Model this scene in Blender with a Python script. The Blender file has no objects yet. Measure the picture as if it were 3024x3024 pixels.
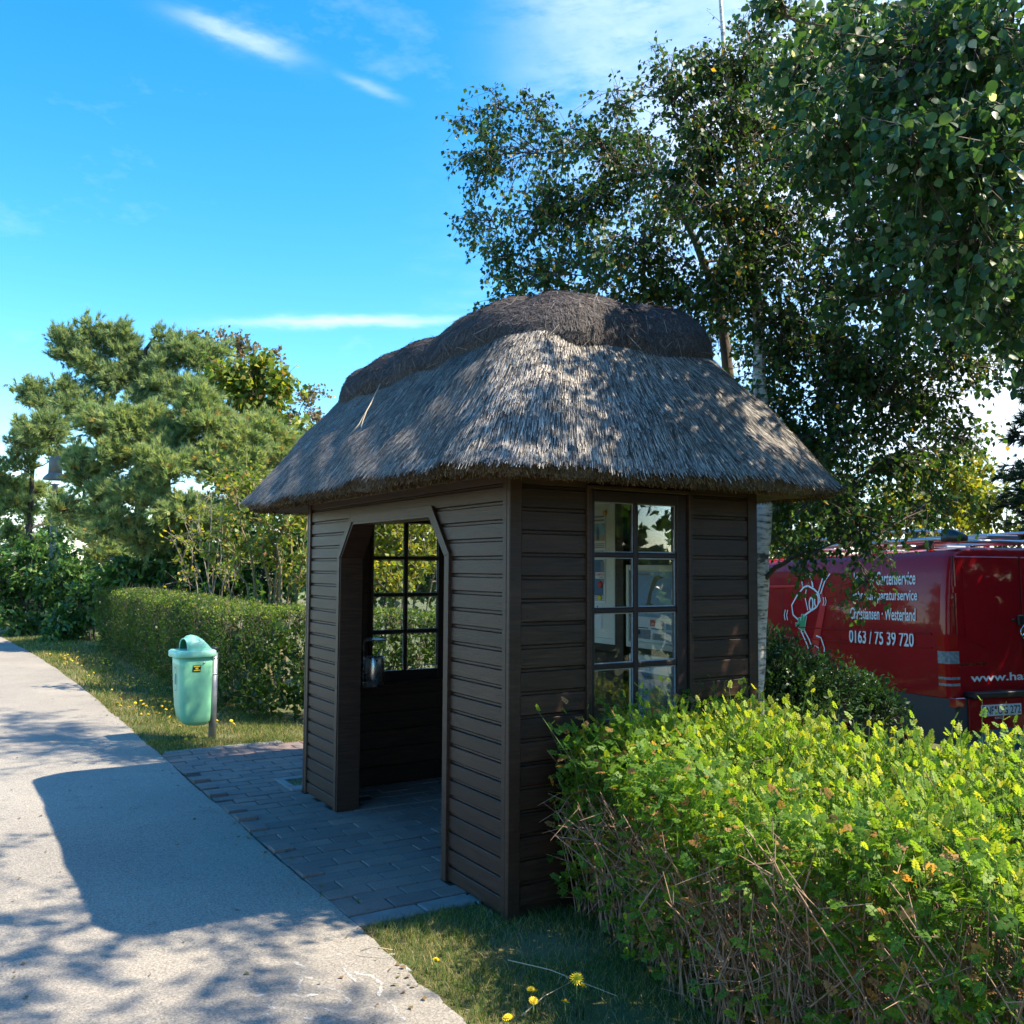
import bpy, math, random
import numpy as np
from mathutils import Matrix, Vector

SEED = 7
rng = np.random.default_rng(SEED)
random.seed(SEED)
S = bpy.context.scene
COL = S.collection

# ------------------------------------------------------------------ camera
LENS_PX = 2722.0 / 3024.0
YAW, PIT, ROL = math.radians(31.703), math.radians(3.458), math.radians(0.363)
CAM = np.array([-2.361, -3.823, 1.657])
FW = np.array([math.sin(YAW) * math.cos(PIT), math.cos(YAW) * math.cos(PIT), math.sin(PIT)])
RT = np.array([math.cos(YAW), -math.sin(YAW), 0.0])
UP = np.cross(RT, FW)
RT, UP = math.cos(ROL) * RT + math.sin(ROL) * UP, -math.sin(ROL) * RT + math.cos(ROL) * UP
cd = bpy.data.cameras.new('camera')
cd.sensor_width = 36.0
cd.lens = 36.0 * LENS_PX
cd.clip_start = 0.05
cd.clip_end = 2000.0
cam = bpy.data.objects.new('camera', cd)
COL.objects.link(cam)
m = Matrix(((RT[0], UP[0], -FW[0], CAM[0]), (RT[1], UP[1], -FW[1], CAM[1]), (RT[2], UP[2], -FW[2], CAM[2]), (0, 0, 0, 1)))
cam.matrix_world = m
S.camera = cam


def ray(u, v):
    k = 1.0 / 1932.0
    return FW + RT * ((u * k - 0.5) / LENS_PX) - UP * ((v * k - 0.5) / LENS_PX)


def at(u, v, d):
    return CAM + ray(u, v) * d


def at_z(u, v, z):
    r = ray(u, v)
    return CAM + r * ((z - CAM[2]) / r[2])


# ------------------------------------------------------------------ light and sky
SUN = np.array([0.58, -0.52, 1.0])
SUN = SUN / np.linalg.norm(SUN)
SUN_EL = math.asin(SUN[2])
SUN_AZ = math.atan2(SUN[0], SUN[1])
sl = bpy.data.lights.new('sun', 'SUN')
sl.energy = 4.9
sl.angle = math.radians(0.5)
sl.color = (1.0, 0.87, 0.69)
so = bpy.data.objects.new('sun', sl)
COL.objects.link(so)
so.rotation_euler = Vector(SUN).to_track_quat('Z', 'Y').to_euler()
so.location = (5, -6, 12)

S.view_settings.view_transform = 'Standard'
S.view_settings.look = 'None'
S.view_settings.exposure = 1.38
S.view_settings.gamma = 1.0
S.view_settings.use_curve_mapping = False
S.render.engine = 'CYCLES'
S.cycles.use_denoising = True
S.cycles.use_adaptive_sampling = True
S.cycles.adaptive_threshold = 0.02
S.cycles.max_bounces = 8
S.cycles.diffuse_bounces = 4
S.cycles.glossy_bounces = 3
S.cycles.transmission_bounces = 4
S.cycles.transparent_max_bounces = 12
S.cycles.sample_clamp_indirect = 6.0
S.cycles.caustics_reflective = False
S.cycles.caustics_refractive = False

W = bpy.data.worlds.new('World')
S.world = W
W.use_nodes = True
nt = W.node_tree
for n in list(nt.nodes):
    nt.nodes.remove(n)


def wn(t, **kw):
    n = nt.nodes.new(t)
    for k, v in kw.items():
        setattr(n, k, v)
    return n


def wmath(op, a, b=None):
    n = wn('ShaderNodeMath', operation=op)
    for i, x in enumerate((a, b)):
        if x is None:
            continue
        if isinstance(x, (int, float)):
            n.inputs[i].default_value = x
        else:
            nt.links.new(x, n.inputs[i])
    return n.outputs[0]


sky = wn('ShaderNodeTexSky', sky_type='NISHITA')
sky.sun_disc = False
sky.sun_elevation = SUN_EL
sky.sun_rotation = SUN_AZ
sky.altitude = 0.0
sky.air_density = 1.0
sky.dust_density = 0.4
sky.ozone_density = 3.0
hsv = wn('ShaderNodeHueSaturation')
hsv.inputs['Hue'].default_value = 0.497
hsv.inputs['Saturation'].default_value = 1.40
hsv.inputs['Value'].default_value = 1.0
nt.links.new(sky.outputs[0], hsv.inputs['Color'])
tc = wn('ShaderNodeTexCoord')
dirv = tc.outputs['Generated']


def wdot(vec):
    n = wn('ShaderNodeVectorMath', operation='DOT_PRODUCT')
    nt.links.new(dirv, n.inputs[0])
    n.inputs[1].default_value = tuple(float(x) for x in vec)
    return n.outputs['Value']


def wnoise(scale, detail, stretch, rough=0.6, rot=0.0):
    mp = wn('ShaderNodeMapping')
    mp.inputs['Scale'].default_value = stretch
    mp.inputs['Rotation'].default_value = (0.3, 0.2, rot)
    nt.links.new(dirv, mp.inputs['Vector'])
    n = wn('ShaderNodeTexNoise')
    n.inputs['Scale'].default_value = scale
    n.inputs['Detail'].default_value = detail
    n.inputs['Roughness'].default_value = rough
    nt.links.new(mp.outputs[0], n.inputs['Vector'])
    return n.outputs[0]


def unit(v):
    return v / np.linalg.norm(v)


nz1 = wnoise(7.0, 5.0, (1.0, 1.0, 2.2), 0.65, 0.4)
nz2 = wnoise(22.0, 4.0, (1.0, 1.0, 3.5), 0.6, 0.9)
cover = None
# the cirrus streaks of the sky: centre pixel, one end pixel, half width (px), strength, thinning by the noise
STREAKS = [((450, 70), (585, 118), 15, 0.40, 0.6), ((700, 165), (765, 192), 8, 0.22, 0.5), ((655, 606), (900, 603), 9.0, 0.50, 0.2),
           ((1180, 60), (1430, 10), 95, 0.50, 0.6), ((1560, 200), (2000, 420), 420, 0.85, 0.5), ((1850, 760), (2300, 800), 210, 1.05, 0.3),
           ((10, 1000), (160, 1010), 90, 0.75, 0.2)]
for (cu, cv), (eu, ev), hw, st, thin in STREAKS:
    c = unit(ray(cu, cv))
    e = unit(ray(eu, ev))
    a = e - c * (e @ c)
    s1 = np.linalg.norm(a)
    a = a / s1
    b = np.cross(c, a)
    s2 = hw / 1739.0
    da = wmath('DIVIDE', wdot(a), float(s1 * 0.8))
    db = wmath('ADD', wmath('DIVIDE', wdot(b), float(s2)), wmath('MULTIPLY', wmath('SUBTRACT', nz2, 0.5), 2.6))
    front = wmath('GREATER_THAN', wdot(c), 0.0)
    g = wmath('EXPONENT', wmath('MULTIPLY', wmath('ADD', wmath('POWER', wmath('ABSOLUTE', da), 2.5), wmath('MULTIPLY', db, db)), -1.0))
    tn = wmath('ADD', 1.0 - thin, wmath('MULTIPLY', wmath('SUBTRACT', nz1, 0.28), thin * 2.3))
    tn = wmath('MAXIMUM', tn, 0.0)
    g = wmath('MULTIPLY', wmath('MULTIPLY', g, front), wmath('MULTIPLY', tn, st))
    cover = g if cover is None else wmath('MAXIMUM', cover, g)
# faint veil everywhere
veil = wmath('MULTIPLY', wmath('MAXIMUM', wmath('SUBTRACT', nz1, 0.58), 0.0), 0.55)
cover = wmath('MINIMUM', wmath('MAXIMUM', cover, veil), 0.97)
mix = wn('ShaderNodeMix', data_type='RGBA')
nt.links.new(cover, mix.inputs['Factor'])
nt.links.new(hsv.outputs[0], mix.inputs['A'])
mix.inputs['B'].default_value = (4.3, 4.5, 4.8, 1)
bg = wn('ShaderNodeBackground')
bg.inputs['Strength'].default_value = 0.15
nt.links.new(mix.outputs['Result'], bg.inputs['Color'])
wo = wn('ShaderNodeOutputWorld')
nt.links.new(bg.outputs[0], wo.inputs['Surface'])


# ------------------------------------------------------------------ material helpers
def new_mat(name):
    mt = bpy.data.materials.new(name)
    mt.use_nodes = True
    t = mt.node_tree
    for n in list(t.nodes):
        t.nodes.remove(n)
    return mt, t


def nd(t, typ, ins=None, **kw):
    n = t.nodes.new(typ)
    for k, v in kw.items():
        setattr(n, k, v)
    for k, v in (ins or {}).items():
        if isinstance(v, bpy.types.NodeSocket):
            t.links.new(v, n.inputs[k])
        else:
            n.inputs[k].default_value = v
    return n


def ramp(t, fac, stops):
    r = t.nodes.new('ShaderNodeValToRGB')
    el = r.color_ramp.elements
    while len(el) < len(stops):
        el.new(0.5)
    for e, (p, c) in zip(el, stops):
        e.position = p
        e.color = (c[0], c[1], c[2], 1)
    t.links.new(fac, r.inputs[0])
    return r.outputs[0]


def out(t, sh):
    o = t.nodes.new('ShaderNodeOutputMaterial')
    t.links.new(sh, o.inputs['Surface'])


def princ(t, **kw):
    n = t.nodes.new('ShaderNodeBsdfPrincipled')
    for k, v in kw.items():
        k = k.replace('_', ' ')
        if isinstance(v, bpy.types.NodeSocket):
            t.links.new(v, n.inputs[k])
        else:
            n.inputs[k].default_value = v if not isinstance(v, tuple) else (v + (1,) if len(v) == 3 else v)
    return n.outputs[0]


def bump(t, h, strength, dist=0.01):
    return nd(t, 'ShaderNodeBump', {'Height': h, 'Strength': strength, 'Distance': dist}).outputs[0]


def mapped(t, scale=(1, 1, 1), obj=True, rot=(0, 0, 0)):
    c = nd(t, 'ShaderNodeTexCoord')
    return nd(t, 'ShaderNodeMapping', {'Vector': c.outputs['Object'], 'Scale': scale, 'Rotation': rot}).outputs[0]


def noise(t, vec, scale, detail=4, rough=0.55):
    return nd(t, 'ShaderNodeTexNoise', {'Vector': vec, 'Scale': scale, 'Detail': detail, 'Roughness': rough}).outputs[0]


def mixc(t, f, a, b, blend='MIX'):
    n = t.nodes.new('ShaderNodeMix')
    n.data_type = 'RGBA'
    n.blend_type = blend
    for k, v in (('Factor', f), ('A', a), ('B', b)):
        i = n.inputs[k] if k != 'Factor' else n.inputs['Factor']
        if isinstance(v, bpy.types.NodeSocket):
            t.links.new(v, i)
        else:
            i.default_value = v if not isinstance(v, tuple) else v + (1,)
    return n.outputs['Result']


def simple(name, col, rough=0.5, metal=0.0, var=0.12, vscale=6.0, bmp=0.0, **kw):
    mt, t = new_mat(name)
    v = mapped(t)
    nz = noise(t, v, vscale, 5)
    c = ramp(t, nz, [(0.25, tuple(x * (1 - var) for x in col)), (0.75, tuple(min(1, x * (1 + var)) for x in col))])
    r = nd(t, 'ShaderNodeMapRange', {'Value': nz, 'To Min': max(0.02, rough - 0.08), 'To Max': min(1, rough + 0.08)}).outputs[0]
    k = dict(Base_Color=c, Roughness=r, Metallic=metal, **kw)
    if bmp:
        k['Normal'] = bump(t, noise(t, v, vscale * 8, 4), bmp, 0.004)
    out(t, princ(t, **k))
    return mt


def leaf_mat(name, stops, trans=0.45, tcol=1.5, rough=0.45, spec=0.35):
    """leaf: diffuse and glossy face with light passing through; hue from the per-leaf value 'tint'"""
    mt, t = new_mat(name)
    a = nd(t, 'ShaderNodeAttribute', attribute_name='tint')
    c = ramp(t, a.outputs['Fac'], stops)
    p = princ(t, Base_Color=c, Roughness=rough, Specular_IOR_Level=spec)
    ct = mixc(t, 1.0, c, (tcol * 1.12, tcol * 1.05, tcol * 0.45), 'MULTIPLY')
    tr = nd(t, 'ShaderNodeBsdfTranslucent', {'Color': ct}).outputs[0]
    mx = nd(t, 'ShaderNodeMixShader', {'Fac': trans})
    t.links.new(p, mx.inputs[1])
    t.links.new(tr, mx.inputs[2])
    out(t, mx.outputs[0])
    return mt


# ------------------------------------------------------------------ mesh helpers
class MB:
    """collects vertices and faces of one mesh"""

    def __init__(self):
        self.v, self.f, self.mi, self.n = [], [], [], 0
        self.sm = []

    def add(self, vs, fs, mi=0, smooth=False):
        b = len(self.v)
        self.v += [tuple(float(c) for c in p) for p in vs]
        for q in fs:
            self.f.append(tuple(b + i for i in q))
            self.mi.append(mi)
            self.sm.append(smooth)
        return self

    def box(self, x0, x1, y0, y1, z0, z1, mi=0):
        vs = [(x, y, z) for z in (z0, z1) for y in (y0, y1) for x in (x0, x1)]
        return self.add(vs, [(0, 2, 3, 1), (4, 5, 7, 6), (0, 1, 5, 4), (2, 6, 7, 3), (0, 4, 6, 2), (1, 3, 7, 5)], mi)

    def bev(self, x0, x1, y0, y1, z0, z1, b=0.004, mi=0):
        """box with bevelled edges along its longest axis and at its ends"""
        b = min(b, 0.3 * min(x1 - x0, y1 - y0, z1 - z0))
        idx = {}
        vs = []

        def vid(p):
            p = tuple(round(c, 6) for c in p)
            if p not in idx:
                idx[p] = len(vs)
                vs.append(p)
            return idx[p]
        X, Y, Z = (x0, x1), (y0, y1), (z0, z1)
        fs = []

        def corner(i, j, k, ax):
            sx, sy, sz = (1, -1)[i], (1, -1)[j], (1, -1)[k]
            p = [X[i] + sx * b, Y[j] + sy * b, Z[k] + sz * b]
            p[ax] = (X, Y, Z)[ax][(i, j, k)[ax]]
            return vid(p)
        for ax in range(3):
            for s in (0, 1):
                ring = []
                for (p, q) in ((0, 0), (1, 0), (1, 1), (0, 1)):
                    ijk = [0, 0, 0]
                    ijk[ax] = s
                    o = [a for a in range(3) if a != ax]
                    ijk[o[0]], ijk[o[1]] = p, q
                    ring.append(corner(*ijk, ax))
                if (s == 0) != (ax == 1):
                    ring = ring[::-1]
                fs.append(ring)
        for ax in range(3):
            o = [a for a in range(3) if a != ax]
            for p in (0, 1):
                for q in (0, 1):
                    a = [0, 0, 0]
                    a[o[0]], a[o[1]] = p, q
                    c = list(a)
                    c[ax] = 1
                    r = [corner(*a, o[0]), corner(*c, o[0]), corner(*c, o[1]), corner(*a, o[1])]
                    if (p == q) != (ax == 1):
                        r = r[::-1]
                    fs.append(r)
        for i in (0, 1):
            for j in (0, 1):
                for k in (0, 1):
                    r = [corner(i, j, k, 0), corner(i, j, k, 1), corner(i, j, k, 2)]
                    if (i + j + k) % 2:
                        r = r[::-1]
                    fs.append(r)
        return self.add(vs, fs, mi)

    def prism(self, poly, axis, a0, a1, mi=0):
        """polygon in the two other axes extruded along axis"""
        n = len(poly)
        vs = []
        for a in (a0, a1):
            for p in poly:
                q = list(p)
                q.insert(axis, a)
                vs.append(q)
        fs = [tuple(range(n)), tuple(range(2 * n - 1, n - 1, -1))]
        fs += [(i, i + n, (i + 1) % n + n, (i + 1) % n) for i in range(n)]
        return self.add(vs, fs, mi)

    def loft(self, rings, closed=True, cap0=True, cap1=True, mi=0, smooth=True):
        n = len(rings[0])
        vs = [p for r in rings for p in r]
        fs = []
        for j in range(len(rings) - 1):
            for i in range(n if closed else n - 1):
                i2 = (i + 1) % n
                fs.append((j * n + i, j * n + i2, (j + 1) * n + i2, (j + 1) * n + i))
        if cap0:
            fs.append(tuple(range(n - 1, -1, -1)))
        if cap1:
            b = (len(rings) - 1) * n
            fs.append(tuple(b + i for i in range(n)))
        return self.add(vs, fs, mi, smooth)

    def tube(self, pts, rad, n=6, mi=0, smooth=True):
        pts = [np.asarray(p, float) for p in pts]
        if not hasattr(rad, '__len__'):
            rad = [rad] * len(pts)
        rings = []
        ref = np.array([0.31, 0.17, 0.93])
        for i, p in enumerate(pts):
            d = pts[min(i + 1, len(pts) - 1)] - pts[max(i - 1, 0)]
            d = d / (np.linalg.norm(d) + 1e-9)
            if abs(d @ ref) > 0.95:
                ref = np.array([0.9, 0.3, 0.1])
            a = np.cross(d, ref)
            a /= np.linalg.norm(a)
            b = np.cross(d, a)
            rings.append([p + rad[i] * (math.cos(2 * math.pi * k / n) * a + math.sin(2 * math.pi * k / n) * b) for k in range(n)])
        return self.loft(rings, mi=mi, smooth=smooth)

    def mesh(self, name):
        me = bpy.data.meshes.new(name)
        me.from_pydata(self.v, [], self.f)
        if any(self.mi):
            me.polygons.foreach_set('material_index', self.mi)
        if any(self.sm):
            me.polygons.foreach_set('use_smooth', self.sm)
        me.update()
        return me

    def build(self, name, mats, parent=None, fix=True):
        me = self.mesh(name)
        return link(name, me, mats, parent)


def link(name, me, mats, parent=None):
    if not isinstance(mats, (list, tuple)):
        mats = [mats]
    if me is not None and not me.materials:
        for x in mats:
            me.materials.append(x)
    o = bpy.data.objects.new(name, me)
    COL.objects.link(o)
    if parent is not None:
        o.parent = parent
    return o


def np_mesh(name, V, F, mats, parent=None, tint=None, smooth=False):
    V = np.ascontiguousarray(V, dtype=np.float32)
    F = np.ascontiguousarray(F, dtype=np.int32)
    me = bpy.data.meshes.new(name)
    k = F.shape[1]
    me.vertices.add(len(V))
    me.vertices.foreach_set('co', V.ravel())
    me.loops.add(F.size)
    me.loops.foreach_set('vertex_index', F.ravel())
    me.polygons.add(len(F))
    me.polygons.foreach_set('loop_start', np.arange(0, F.size, k, dtype=np.int32))
    if smooth:
        me.polygons.foreach_set('use_smooth', np.ones(len(F), dtype=bool))
    me.update(calc_edges=True)
    if tint is not None:
        at_ = me.attributes.new('tint', 'FLOAT', 'POINT')
        at_.data.foreach_set('value', np.ascontiguousarray(tint, dtype=np.float32))
    return link(name, me, mats, parent)


def tag(o, label=None, cat=None, group=None, kind=None):
    if label:
        o['label'] = label
    if cat:
        o['category'] = cat
    if group:
        o['group'] = group
    if kind:
        o['kind'] = kind
    return o


def empty(name, loc=(0, 0, 0)):
    o = bpy.data.objects.new(name, None)
    COL.objects.link(o)
    o.location = tuple(float(c) for c in loc)
    o.empty_display_size = 0.1
    return o


def norm(a):
    return a / (np.linalg.norm(a, axis=-1, keepdims=True) + 1e-9)


def rand_dirs(n):
    return norm(rng.normal(size=(n, 3)))


KITE = (np.array([(0, 0, 0), (-.40, .36, .09), (0, 1, -.06), (.40, .36, .09), (0, .42, 0)]),
        np.array([(0, 3, 4), (0, 4, 1), (4, 3, 2), (4, 2, 1)]))
LANCE = (np.array([(0, 0, 0), (-.22, .4, .05), (0, 1, -.12), (.22, .4, .05)]), np.array([(0, 3, 1), (3, 2, 1)]))
QUADL = (np.array([(0, 0, 0), (-.36, .45, .06), (0, 1, 0), (.36, .45, .06)]), np.array([(0, 3, 1), (3, 2, 1)]))


def _broad():
    v = [(0, 0, 0), (-.30, .10, .04), (-.46, .34, .07), (-.38, .60, .05), (-.20, .80, 0), (0, 1, -.06), (.20, .80, 0), (.38, .60, .05), (.46, .34, .07), (.30, .10, .04), (0, .45, 0)]
    f = [(10, i + 1, i) for i in range(10)][:9] + [(10, 0, 9)]
    return np.array(v), np.array([(10, (i + 1) % 10, i) for i in range(10)])


BROAD = _broad()


def _pinnate():
    vs, fs = [], []
    for i, (y, s, ang) in enumerate([(.22, -1, 62), (.22, 1, 62), (.45, -1, 55), (.45, 1, 55), (.68, -1, 46), (.68, 1, 46), (.80, 0, 0)]):
        a = math.radians(ang) * s
        dx, dy = math.sin(a), math.cos(a)
        px, py = dy, -dx
        L = .36 if i < 6 else .38
        w = .145
        z = -.03 * i / 6
        b = len(vs)
        for (l, q, h) in ((0.02, 0, 0), (.48, -w / L, .035), (1, 0, -.03), (.48, w / L, .035)):
            vs.append((dx * L * l + px * q * L, y + dy * L * l + py * q * L, z + h))
        fs += [(b, b + 3, b + 1), (b + 3, b + 2, b + 1)]
    b = len(vs)
    vs += [(-.012, 0, 0), (.012, 0, 0), (0, .85, -.02)]
    fs += [(b, b + 1, b + 2)]
    return np.array(vs), np.array(fs)


PINN = _pinnate()


def _tuft(n=16, seed=3):
    r = np.random.default_rng(seed)
    vs, fs = [], []
    for i in range(n):
        th = r.uniform(0, 2 * math.pi)
        sp = r.uniform(.15, .85)
        d = np.array([math.cos(th) * sp, 1.0 - .25 * sp, math.sin(th) * sp])
        d = d / np.linalg.norm(d)
        o = np.array([0, r.uniform(0, .6), 0])
        L = r.uniform(.55, .9)
        s = np.cross(d, r.normal(size=3))
        s = s / np.linalg.norm(s) * .055
        b = len(vs)
        vs += [o - s, o + s, o + d * L]
        fs.append((b, b + 1, b + 2))
    return np.array(vs), np.array(fs)


TUFT = _tuft()
TUFT2 = _tuft(20, 9)


def leaf_cloud(P, A, N, size, tpl, tint):
    """one template leaf at every point: A leaf axis, N leaf normal"""
    tv, tf = tpl
    A = norm(A)
    B = norm(np.cross(A, N))
    N = np.cross(B, A)
    size = np.asarray(size).reshape(-1, 1, 1)
    V = P[:, None, :] + size * (tv[None, :, 0:1] * B[:, None, :] + tv[None, :, 1:2] * A[:, None, :] + tv[None, :, 2:3] * N[:, None, :])
    k = len(tv)
    F = tf[None, :, :] + (np.arange(len(P)) * k)[:, None, None]
    return V.reshape(-1, 3), F.reshape(-1, 3), np.repeat(tint, k)


def sticks(P0, P1, r0, r1, n=3):
    """many thin tapered sticks at once"""
    P0, P1 = np.asarray(P0), np.asarray(P1)
    D = norm(P1 - P0)
    ref = np.where(np.abs(D[:, 2:3]) > .9, np.array([[1., 0, 0]]), np.array([[0, 0, 1.]]))
    A = norm(np.cross(D, ref))
    B = np.cross(D, A)
    r0 = np.broadcast_to(np.asarray(r0, float), (len(P0),))
    r1 = np.broadcast_to(np.asarray(r1, float), (len(P0),))
    V = []
    for P, r in ((P0, r0), (P1, r1)):
        for k in range(n):
            c, s = math.cos(2 * math.pi * k / n), math.sin(2 * math.pi * k / n)
            V.append(P + r[:, None] * (c * A + s * B))
    V = np.stack(V, 1)
    f = []
    for k in range(n):
        k2 = (k + 1) % n
        f += [(k, k2, n + k2), (k, n + k2, n + k)]
    f = np.array(f)
    F = f[None] + (np.arange(len(P0)) * 2 * n)[:, None, None]
    return V.reshape(-1, 3), F.reshape(-1, 3)


def merge(parts):
    Vs, Fs, Ts, b = [], [], [], 0
    for p in parts:
        Vs.append(p[0])
        Fs.append(p[1] + b)
        if len(p) > 2:
            Ts.append(p[2])
        b += len(p[0])
    return (np.concatenate(Vs), np.concatenate(Fs)) + ((np.concatenate(Ts),) if Ts else ())


# ------------------------------------------------------------------ materials
def m_asphalt():
    mt, t = new_mat('asphalt')
    v = mapped(t)
    big = noise(t, v, 0.7, 5, .6)
    fine = noise(t, v, 75, 4, .8)
    vor = nd(t, 'ShaderNodeTexVoronoi', {'Vector': v, 'Scale': 150.0})
    c = ramp(t, fine, [(.30, (.130, .120, .105)), (.5, (.25, .228, .190)), (.70, (.47, .425, .35))])
    c = mixc(t, .45, c, ramp(t, vor.outputs['Color'], [(.1, (.11, .105, .095)), (.9, (.46, .43, .375))]))
    c2 = mixc(t, .7, c, ramp(t, big, [(.3, (.66, .66, .67)), (.7, (1.10, 1.08, 1.03))]), 'MULTIPLY')
    st = noise(t, v, 3.1, 6, .7)
    c2 = mixc(t, .6, c2, ramp(t, st, [(.30, (.62, .60, .58)), (.42, (1, 1, 1)), (.70, (1.06, 1.05, 1.02))]), 'MULTIPLY')
    n = bump(t, mixc(t, .5, fine, vor.outputs['Distance']), .55, .006)
    out(t, princ(t, Base_Color=c2, Roughness=.82, Specular_IOR_Level=.35, Normal=n))
    return mt


def m_soil():
    mt, t = new_mat('soil_and_thatch_of_grass')
    v = mapped(t)
    a = noise(t, v, 1.2, 6, .65)
    b = noise(t, v, 45, 5, .7)
    c = ramp(t, a, [(.3, (.060, .080, .022)), (.5, (.10, .11, .036)), (.68, (.19, .155, .08))])
    c = mixc(t, .6, c, ramp(t, b, [(.3, (.5, .5, .45)), (.7, (1.4, 1.35, 1.2))]), 'MULTIPLY')
    out(t, princ(t, Base_Color=c, Roughness=.95, Normal=bump(t, b, .8, .02)))
    return mt


def m_paver():
    mt, t = new_mat('paver_clinker')
    oi = nd(t, 'ShaderNodeObjectInfo')
    gi = nd(t, 'ShaderNodeNewGeometry')
    v = mapped(t)
    r = nd(t, 'ShaderNodeMath', {0: oi.outputs['Random'], 1: gi.outputs['Random Per Island']}, operation='ADD').outputs[0]
    r = nd(t, 'ShaderNodeMath', {0: r, 1: 1.0}, operation='FRACT').outputs[0]
    g = nd(t, 'ShaderNodeNewGeometry')
    fine = noise(t, g.outputs['Position'], 110, 4, .7)
    big = noise(t, g.outputs['Position'], 3.5, 5, .6)
    c = ramp(t, r, [(0, (.165, .125, .110)), (.4, (.20, .152, .132)), (.7, (.23, .17, .142)), (1, (.17, .14, .13))])
    c = mixc(t, .7, c, ramp(t, fine, [(.3, (.6, .6, .62)), (.72, (1.35, 1.32, 1.3))]), 'MULTIPLY')
    c = mixc(t, .7, c, ramp(t, big, [(.35, (.78, .80, .80)), (.7, (1.2, 1.15, 1.1))]), 'MULTIPLY')
    out(t, princ(t, Base_Color=c, Roughness=.85, Normal=bump(t, fine, .4, .004)))
    return mt


def m_wood(name, base, vari=.35, rough=.34, axis=1, worn=.5):
    mt, t = new_mat(name)
    g = nd(t, 'ShaderNodeNewGeometry')
    oi = nd(t, 'ShaderNodeObjectInfo')
    sc = [3.0, 3.0, 46.0]
    off = nd(t, 'ShaderNodeCombineXYZ', {'X': oi.outputs['Random'], 'Y': oi.outputs['Random'], 'Z': oi.outputs['Random']}).outputs[0]
    vv = nd(t, 'ShaderNodeVectorMath', {0: g.outputs['Position'], 1: off}, operation='ADD').outputs[0]
    vm = nd(t, 'ShaderNodeMapping', {'Vector': vv, 'Scale': tuple(sc)}).outputs[0]
    grain = nd(t, 'ShaderNodeTexNoise', {'Vector': vm, 'Scale': 1.6, 'Detail': 7.0, 'Roughness': .6, 'Distortion': .9}).outputs[0]
    vm2 = nd(t, 'ShaderNodeMapping', {'Vector': vv, 'Scale': (9.0, 9.0, 190.0)}).outputs[0]
    fib = noise(t, vm2, 1.3, 4, .6)
    blot = noise(t, vv, 2.3, 5, .6)
    c = ramp(t, grain, [(.34, tuple(x * (1 - vari) for x in base)), (.52, base), (.70, tuple(x * (1 + vari * 1.3) for x in base))])
    c = mixc(t, .6, c, ramp(t, oi.outputs['Random'], [(0, (.62, .60, .60)), (1, (1.45, 1.38, 1.32))]), 'MULTIPLY')
    c = mixc(t, worn, c, ramp(t, blot, [(.35, (.85, .82, .80)), (.62, (1.1, 1.08, 1.05)), (.8, (1.7, 1.6, 1.5))]), 'MULTIPLY')
    r = nd(t, 'ShaderNodeMapRange', {'Value': grain, 'To Min': rough - .07, 'To Max': rough + .16}).outputs[0]
    h = mixc(t, .5, grain, fib)
    out(t, princ(t, Base_Color=c, Roughness=r, Specular_IOR_Level=.34, Normal=bump(t, h, .35, .005)))
    return mt


def m_thatch(name, stops, rough=.75):
    mt, t = new_mat(name)
    a = nd(t, 'ShaderNodeAttribute', attribute_name='tint')
    g = nd(t, 'ShaderNodeNewGeometry')
    big = noise(t, g.outputs['Position'], 2.4, 5, .6)
    c = ramp(t, a.outputs['Fac'], stops)
    c = mixc(t, .6, c, ramp(t, big, [(.3, (.72, .74, .72)), (.7, (1.15, 1.12, 1.1))]), 'MULTIPLY')
    out(t, princ(t, Base_Color=c, Roughness=rough, Specular_IOR_Level=.25))
    return mt


def m_birch():
    mt, t = new_mat('birch_bark')
    g = nd(t, 'ShaderNodeNewGeometry')
    vm = nd(t, 'ShaderNodeMapping', {'Vector': g.outputs['Position'], 'Scale': (9, 9, 42)}).outputs[0]
    a = noise(t, vm, 1.1, 5, .65)
    vm2 = nd(t, 'ShaderNodeMapping', {'Vector': g.outputs['Position'], 'Scale': (5, 5, 9)}).outputs[0]
    b = noise(t, vm2, 1.2, 4, .6)
    c = ramp(t, a, [(.33, (.035, .03, .028)), (.41, (.34, .32, .29)), (.52, (.62, .60, .56)), (.8, (.74, .71, .66))])
    c = mixc(t, ramp(t, b, [(.56, (0, 0, 0)), (.64, (.9, .9, .9))]), c, (.04, .034, .03))
    out(t, princ(t, Base_Color=c, Roughness=.7, Normal=bump(t, a, .5, .01)))
    return mt


def m_bark(name, col):
    mt, t = new_mat(name)
    g = nd(t, 'ShaderNodeNewGeometry')
    vm = nd(t, 'ShaderNodeMapping', {'Vector': g.outputs['Position'], 'Scale': (14, 14, 4)}).outputs[0]
    a = noise(t, vm, 2.0, 5, .65)
    c = ramp(t, a, [(.3, tuple(x * .5 for x in col)), (.7, tuple(x * 1.4 for x in col))])
    out(t, princ(t, Base_Color=c, Roughness=.85, Normal=bump(t, a, .5, .01)))
    return mt


def m_glass():
    mt, t = new_mat('window_glass')
    f = nd(t, 'ShaderNodeFresnel', {'IOR': 1.5}).outputs[0]
    f = nd(t, 'ShaderNodeMath', {0: f, 1: .55}, operation='MULTIPLY', use_clamp=True).outputs[0]
    tr = nd(t, 'ShaderNodeBsdfTransparent', {'Color': (.90, .93, .92, 1)}).outputs[0]
    gl = nd(t, 'ShaderNodeBsdfGlossy', {'Roughness': .015, 'Color': (.95, .97, 1, 1)}).outputs[0]
    mx = nd(t, 'ShaderNodeMixShader', {'Fac': f})
    t.links.new(tr, mx.inputs[1])
    t.links.new(gl, mx.inputs[2])
    out(t, mx.outputs[0])
    return mt


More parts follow.
